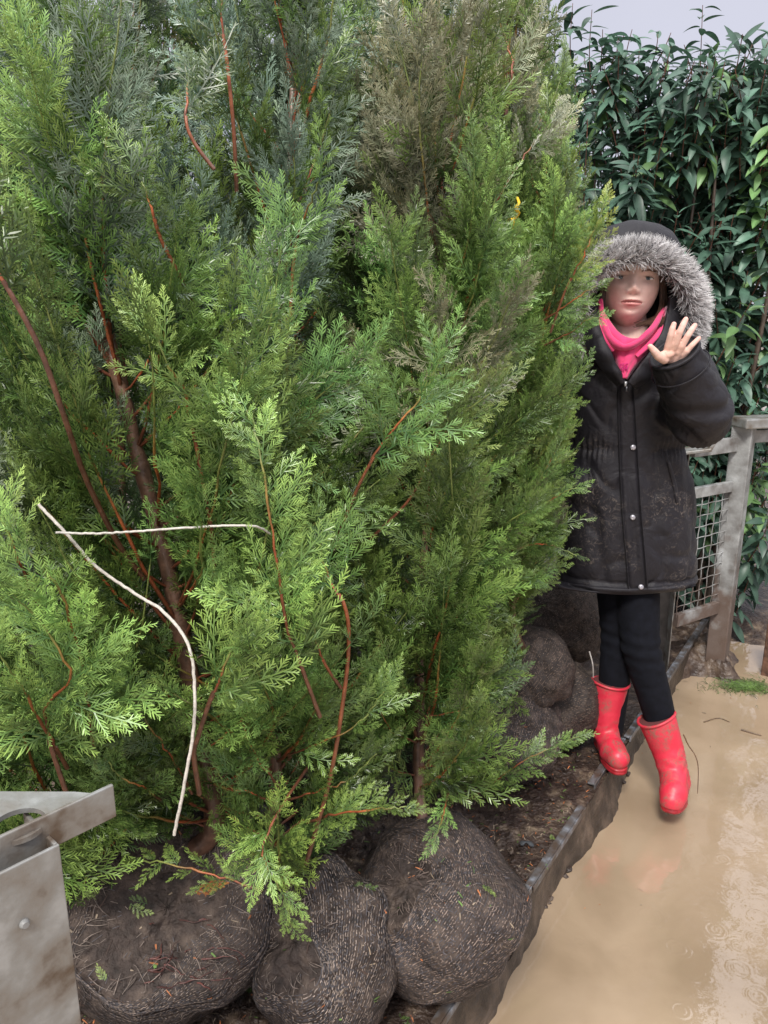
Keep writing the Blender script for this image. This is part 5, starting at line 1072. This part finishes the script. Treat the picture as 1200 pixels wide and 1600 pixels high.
def boot(top, mid, ank, heel, ball_, toe, rt, rm, ra, sideways, wear):
    side = np.asarray(sideways, float); ax = nrm(top - mid)
    pr_ = [cone_prim(mid, rm, top, rt, round1=False, round0=True, sides=30, ex=.95, side=[0, 1, 0]), cone_prim(ank, ra, mid, rm, sides=30), cone_prim(ank, ra, heel, .036, sides=24), cone_prim(heel, .036, ball_, .040, sides=24), cone_prim(ball_, .041, toe, .035, sides=24), cone_prim(ank, ra * .95, ball_, .035, sides=24)]
    res, V, N_ = union(pr_, .0038, 7)
    sd = nrm(np.cross(toe - heel, side)); upv = sd if sd[2] > 0 else -sd
    h = (V - ball_) @ upv; lim = -.030
    near = np.linalg.norm(V - (heel + toe) / 2, axis=1) < .22
    V = np.where((near & (h < lim))[:, None], V + upv * ((lim - h) * .85)[:, None], V)
    cr_ = np.linalg.norm(V - ank, axis=1); V = V + N_ * (.0016 * np.sin(((V - ank) @ ax) * 210 + 4 * np.sin(V[:, 0] * 60)) * np.exp(-(cr_ / .055) ** 2) + .0012 * snoise(V, 8, 6, 2))[:, None]
    o_ = finish(res, 'boot', M_boot, V, None, per)
    tt = np.linspace(0, 2 * np.pi, 61); B = nrm(np.cross(ax, [0, 1, 0])); D = np.cross(ax, B)
    rim = top + rt * (np.cos(tt)[:, None] * B * 1.0 + .97 * np.sin(tt)[:, None] * D); rim += ax * (.003 * np.sin(tt * 2 + wear))[:, None]
    mb = MB(); mb.tube(rim, .0042, 8, cap=False); mb.build('rim', M_boot, o_)
    mb = MB(); rg = [top + ax * .001 + r_ * (np.cos(tt[:-1])[:, None] * B + .97 * np.sin(tt[:-1])[:, None] * D) for r_ in (rt * .97, rt * .5, .002)]; mb.grid(np.array(rg), wrap=True); mb.build('opening', mat('boot_lining', (.12, .03, .03), rough=.9) if 'boot_lining' not in bpy.data.materials else bpy.data.materials['boot_lining'], o_)
    # sole: outline slab following heel-to-toe
    fwd = nrm(toe - heel); fwd = nrm(fwd - upv * (fwd @ upv)); sv = np.cross(upv, fwd); Lf = (toe - heel) @ fwd + .066
    uu = np.linspace(0, 2 * np.pi, 72, endpoint=False); a = (np.cos(uu) + 1) / 2; wd = .0385 * (1 - .22 * np.exp(-((a - .38) / .16) ** 2)); c_ = heel - fwd * .035 + upv * ((ball_ - heel) @ upv)
    base_ = np.stack([c_ + fwd * Lf * a_ + sv * w_ * np.sign(math.sin(u_)) * abs(math.sin(u_)) ** .7 for a_, w_, u_ in zip(a, wd, uu)])
    mid_ = base_.mean(0); rows = [mid_ + upv * -.020 + (base_ - mid_) * .5]
    for (h_, s_) in ((-.0215, 1.0), (-.026, 1.02), (-.0275, 1.0), (-.030, 1.03), (-.036, 1.03), (-.039, 1.0)): rows.append(mid_ + (base_ - mid_) * s_ + upv * h_)
    rows.append(mid_ + (base_ - mid_) * .02 + upv * -.039)
    mb = MB(); mb.grid(np.array(rows), wrap=True); mb.build('sole', M_sole, o_)
    return o_
# boot on the platform: toe toward lower right
tL = at(954, 1066, 2.16); mL = at(949, 1110, 2.15); aL = at(947, 1145, 2.14); hL = at(944, 1156, 2.17); bL = at(958, 1170, 2.07); toL = at(966, 1175, 2.035)
for p_ in (hL, bL, toL): p_[2] = LEDGE + .043
hL[2] = LEDGE + .046
boot(tL, mL, aL, hL, bL, toL, .056, .046, .041, (1, 0, 0), 1)
# boot stepping down to the water, toe pointing down toward the camera
tR = at(1026, 1122, 2.06); mR = at(1043, 1170, 2.04); aR = at(1052, 1205, 2.01); hR = at(1060, 1222, 2.03); bR = at(1052, 1240, 1.94); toR = at(1050, 1250, 1.925)
boot(tR, mR, aR, hR, bR, toR, .055, .047, .042, (1, 0, 0), 3)
# ================================================================== LITTER AND FALLEN SPRIGS
bpy.context.view_layer.update(); dg = bpy.context.evaluated_depsgraph_get()
def drop(px, py, off=.003, only=None):
    d = Vector(nrm(ray(px, py))); hit, loc_, n_, idx, ob, mtx = scene.ray_cast(dg, Vector(CAM), d)
    return (np.array(loc_) + np.array(n_) * off, np.array(n_), ob.name) if hit else (atz(px, py, LEDGE), np.array([0, 0, 1.]), '')
OK_T = ('root_ball', 'netting', 'soil_top', 'metal_edge', 'frayed', 'muddy_side', 'muddy_water')
sprigs = [(305, 1392, 'orange', .055, 'dead orange sprig lying on top of the large left root ball'), (205, 1412, 'lime', .04, 'pale green leafy scrap lying left on the large root ball'), (232, 1412, 'green', .04, 'dark green sprig on the large root ball beside the pale scrap'),
          (165, 1532, 'lime', .028, 'tiny bright green sprig at the lower edge of the torn net'), (542, 1400, 'green', .06, 'green sprig caught in the dark gap beside the slumped root ball'), (755, 1385, 'lime', .035, 'light green forked sprig on the swirled root ball'),
          (765, 1560, 'green', .045, 'green sprig overhanging the water below the swirled root ball'), (640, 1590, 'green', .07, 'dark green sprigs on the platform at the bottom edge of the photo'), (862, 1305, 'lime', .03, 'small yellow-green leaf scrap on the soil by the metal edge'),
          (425, 1558, 'orange', .03, 'small brown sprig in the opening of the slumped root ball'), (390, 1555, 'green', .05, 'green sprig on the right flank of the large left root ball')]
for (px, py, kd, L_, lab) in sprigs:
    p, n_, nm = drop(px, py, .004); V, Fc, g = FR_HI[int(rng.integers(12))]; a = rng.uniform(0, 6.28); d = np.array([math.cos(a), math.sin(a), 0]); d = nrm(d - n_ * (d @ n_)); B = np.cross(n_, d); s_ = L_ / .16
    W = p + s_ * (V[:, 0:1] * d + V[:, 1:2] * B + (V[:, 2:3] * -.6) * n_); c0, c1 = ((.42, .13, .03), (.62, .24, .06)) if kd == 'orange' else col_set(kd)
    mb = MB(); mb.add(W, Fc, np.array(c0) * (1 - g[:, None]) + np.array(c1) * g[:, None]); tag(mb.build('fallen_sprig', M_leaf), lab, 'sprig', 'fallen sprigs on root balls and soil')
# countless litter
mb = MB(); rl = np.random.default_rng(9)
def bit(p, n_, L_, w_, c_):
    a = rl.uniform(0, 6.28); d = np.array([math.cos(a), math.sin(a), rl.normal(0, .3)]); d = nrm(d - n_ * (d @ n_)); s_ = np.cross(n_, d) * w_; m_ = p + n_ * L_ * rl.uniform(0, .12)
    mb.add([p - d * L_ / 2 - s_, p - d * L_ / 2 + s_, m_ - s_, m_ + s_, p + d * L_ / 2 - s_ * .4, p + d * L_ / 2 + s_ * .4], [[0, 1, 3, 2], [2, 3, 5, 4]], c_)
cnt = 0
for k in range(5200):
    r_ = rl.random()
    if r_ < .35: px, py = rl.uniform(110, 820), rl.uniform(1300, 1600)
    elif r_ < .85: px, py = rl.uniform(640, 1010), rl.uniform(1130, 1420)
    else: px, py = rl.uniform(1000, 1200), rl.uniform(1040, 1200)
    p, n_, nm = drop(px, py, .0015)
    if (nm.startswith(('root_ball', 'netting', 'frayed')) and rl.random() > .3) or not nm.startswith(OK_T) or (nm.startswith('muddy_water') and rl.random() > .035) or (not nm.startswith('soil') and rl.random() > .45): continue
    q = rl.random(); c_ = (.40, .14, .05) if q < .10 else ((.10, .18, .04) if q < .2 else ((.22, .17, .12) if q < .4 else (.05, .03, .022)))
    bit(p, n_, rl.uniform(.004, .016) * (1.6 if q > .6 else 1), rl.uniform(.0006, .0016), np.array(c_) * rl.uniform(.6, 1.4))
tag(mb.build('leaf_litter', M_attr), kind='stuff')
# clods in soil and along the water's edge
mb = MB()
for k in range(340):
    if k < 300: s_ = rl.uniform(.0, 1.25); w_ = -rl.uniform(.05, .5); z_ = LEDGE - .006
    else: s_ = rl.uniform(-.3, 1.25); w_ = .010 + rl.normal(0, .003); z_ = rl.uniform(-.002, .006)
    c_ = np.array([E0[0] + ED[0] * s_ + EN[0] * w_, E0[1] + ED[1] * s_ + EN[1] * w_, z_]); r_ = rl.uniform(.002, .009)
    V, Fc, a, b_ = ell_prim(c_, (r_, r_ * rl.uniform(.7, 1.3), r_ * .7), n=9); V = V + (r_ * .35 * snoise(V, 60, k, 1))[:, None]
    n0 = mb.n; mb.add(V, Fc); 
    for q in (a, b_): mb.f.append(np.hstack([q, -np.ones((len(q), 1), int)]) + np.array([n0, n0, n0, 0])); mb.m.append(np.zeros(len(q), int))
tag(mb.build('mud_clods', M_muddark), kind='stuff')
# torn open soil and red roots on the left ball
bpy.context.view_layer.update()
mb = MB()
for k in range(26):
    px, py = rl.uniform(225, 350), rl.uniform(1425, 1545); p, n_, nm = drop(px, py, .003); a = rl.normal(.15, .5); P_ = [p]; d = np.array([math.cos(a), math.sin(a) * .6, .12]); L_ = rl.uniform(.02, .075)
    for i in range(6): P_.append(P_[-1] + d * L_ / 6 + n_ * .0006); d = nrm(d + rl.normal(0, .28, 3) - n_ * .12)
    mb.tube(catmull(P_, 14), np.linspace(rl.uniform(.0009, .002), .0005, 15), 5, np.array([.085, .028, .022]) * rl.uniform(.4, 1.5))
ro = mb.build('roots', M_wood, [c for c in t1.children if c.name.startswith('root_ball')][0])
ro['kind'] = 'stuff'
# grass clump on the far mud, twigs afloat
mb = MB()
gc = atz(1165, 1075, .0)
for k in range(700):
    a = rl.uniform(0, 6.28); rr_ = abs(rl.normal(0, .05)); b0 = gc + [rr_ * 1.5 * math.cos(a), rr_ * .8 * math.sin(a), .0]; a2 = rl.uniform(0, 6.28); L_ = rl.uniform(.02, .05)
    p1 = b0 + [L_ * .5 * math.cos(a2), L_ * .5 * math.sin(a2), .014]; p2 = p1 + [L_ * .5 * math.cos(a2), L_ * .5 * math.sin(a2), -.004]; mb.tube([b0, p1, p2], [.0009, .0008, .0003], 3, np.array([.09, .15, .035]) * rl.uniform(.5, 1.6), cap=False)
tag(mb.build('grass_clippings', M_leaf), kind='stuff')
for (pts, r_, lab) in (([(1068, 1148), (1076, 1165), (1086, 1180), (1091, 1200), (1090, 1240)], .0022, 'thin bent brown twig standing at the heel of the right-hand red boot'), ([(1158, 1140), (1175, 1145), (1190, 1149)], .004, 'short brown stick floating near the right edge of the puddle'), ([(1100, 1128), (1122, 1122), (1140, 1128)], .0022, 'straw wisp floating beyond the boots')):
    mb = MB(); P_ = catmull([atz(x_, y_, .003) for x_, y_ in pts] if len(pts) < 5 else [at(x_, y_, 1.98) for x_, y_ in pts], 16); mb.tube(P_, np.linspace(r_, r_ * .5, 17), 6, (.13, .08, .045)); tag(mb.build('twig', M_wood), lab, 'twig')
# twine end hanging by the far balls
mb = MB(); mb.tube(catmull([at(921, 1018, 2.02), at(926, 1038, 2.0), at(927, 1058, 2.01)], 12), .0022, 6, (.35, .32, .3)); tag(mb.build('twine', M_string), 'short grey end of twine hanging between the far root balls and the left boot', 'twine')
# grey plastic scrap by the ball
p, n_, nm = drop(822, 1322, .004); mb = MB(); mb.tube(catmull([p + [-.016, 0, .003], p + [0, .002, .008], p + [.018, -.004, .001]], 10), [.006 + .003 * math.sin(i) for i in range(11)], 8, (.05, .055, .06), flat=.5); tag(mb.build('plastic_scrap', M_attr), 'small crumpled dark grey plastic scrap on the soil beside the swirled root ball', 'scrap')
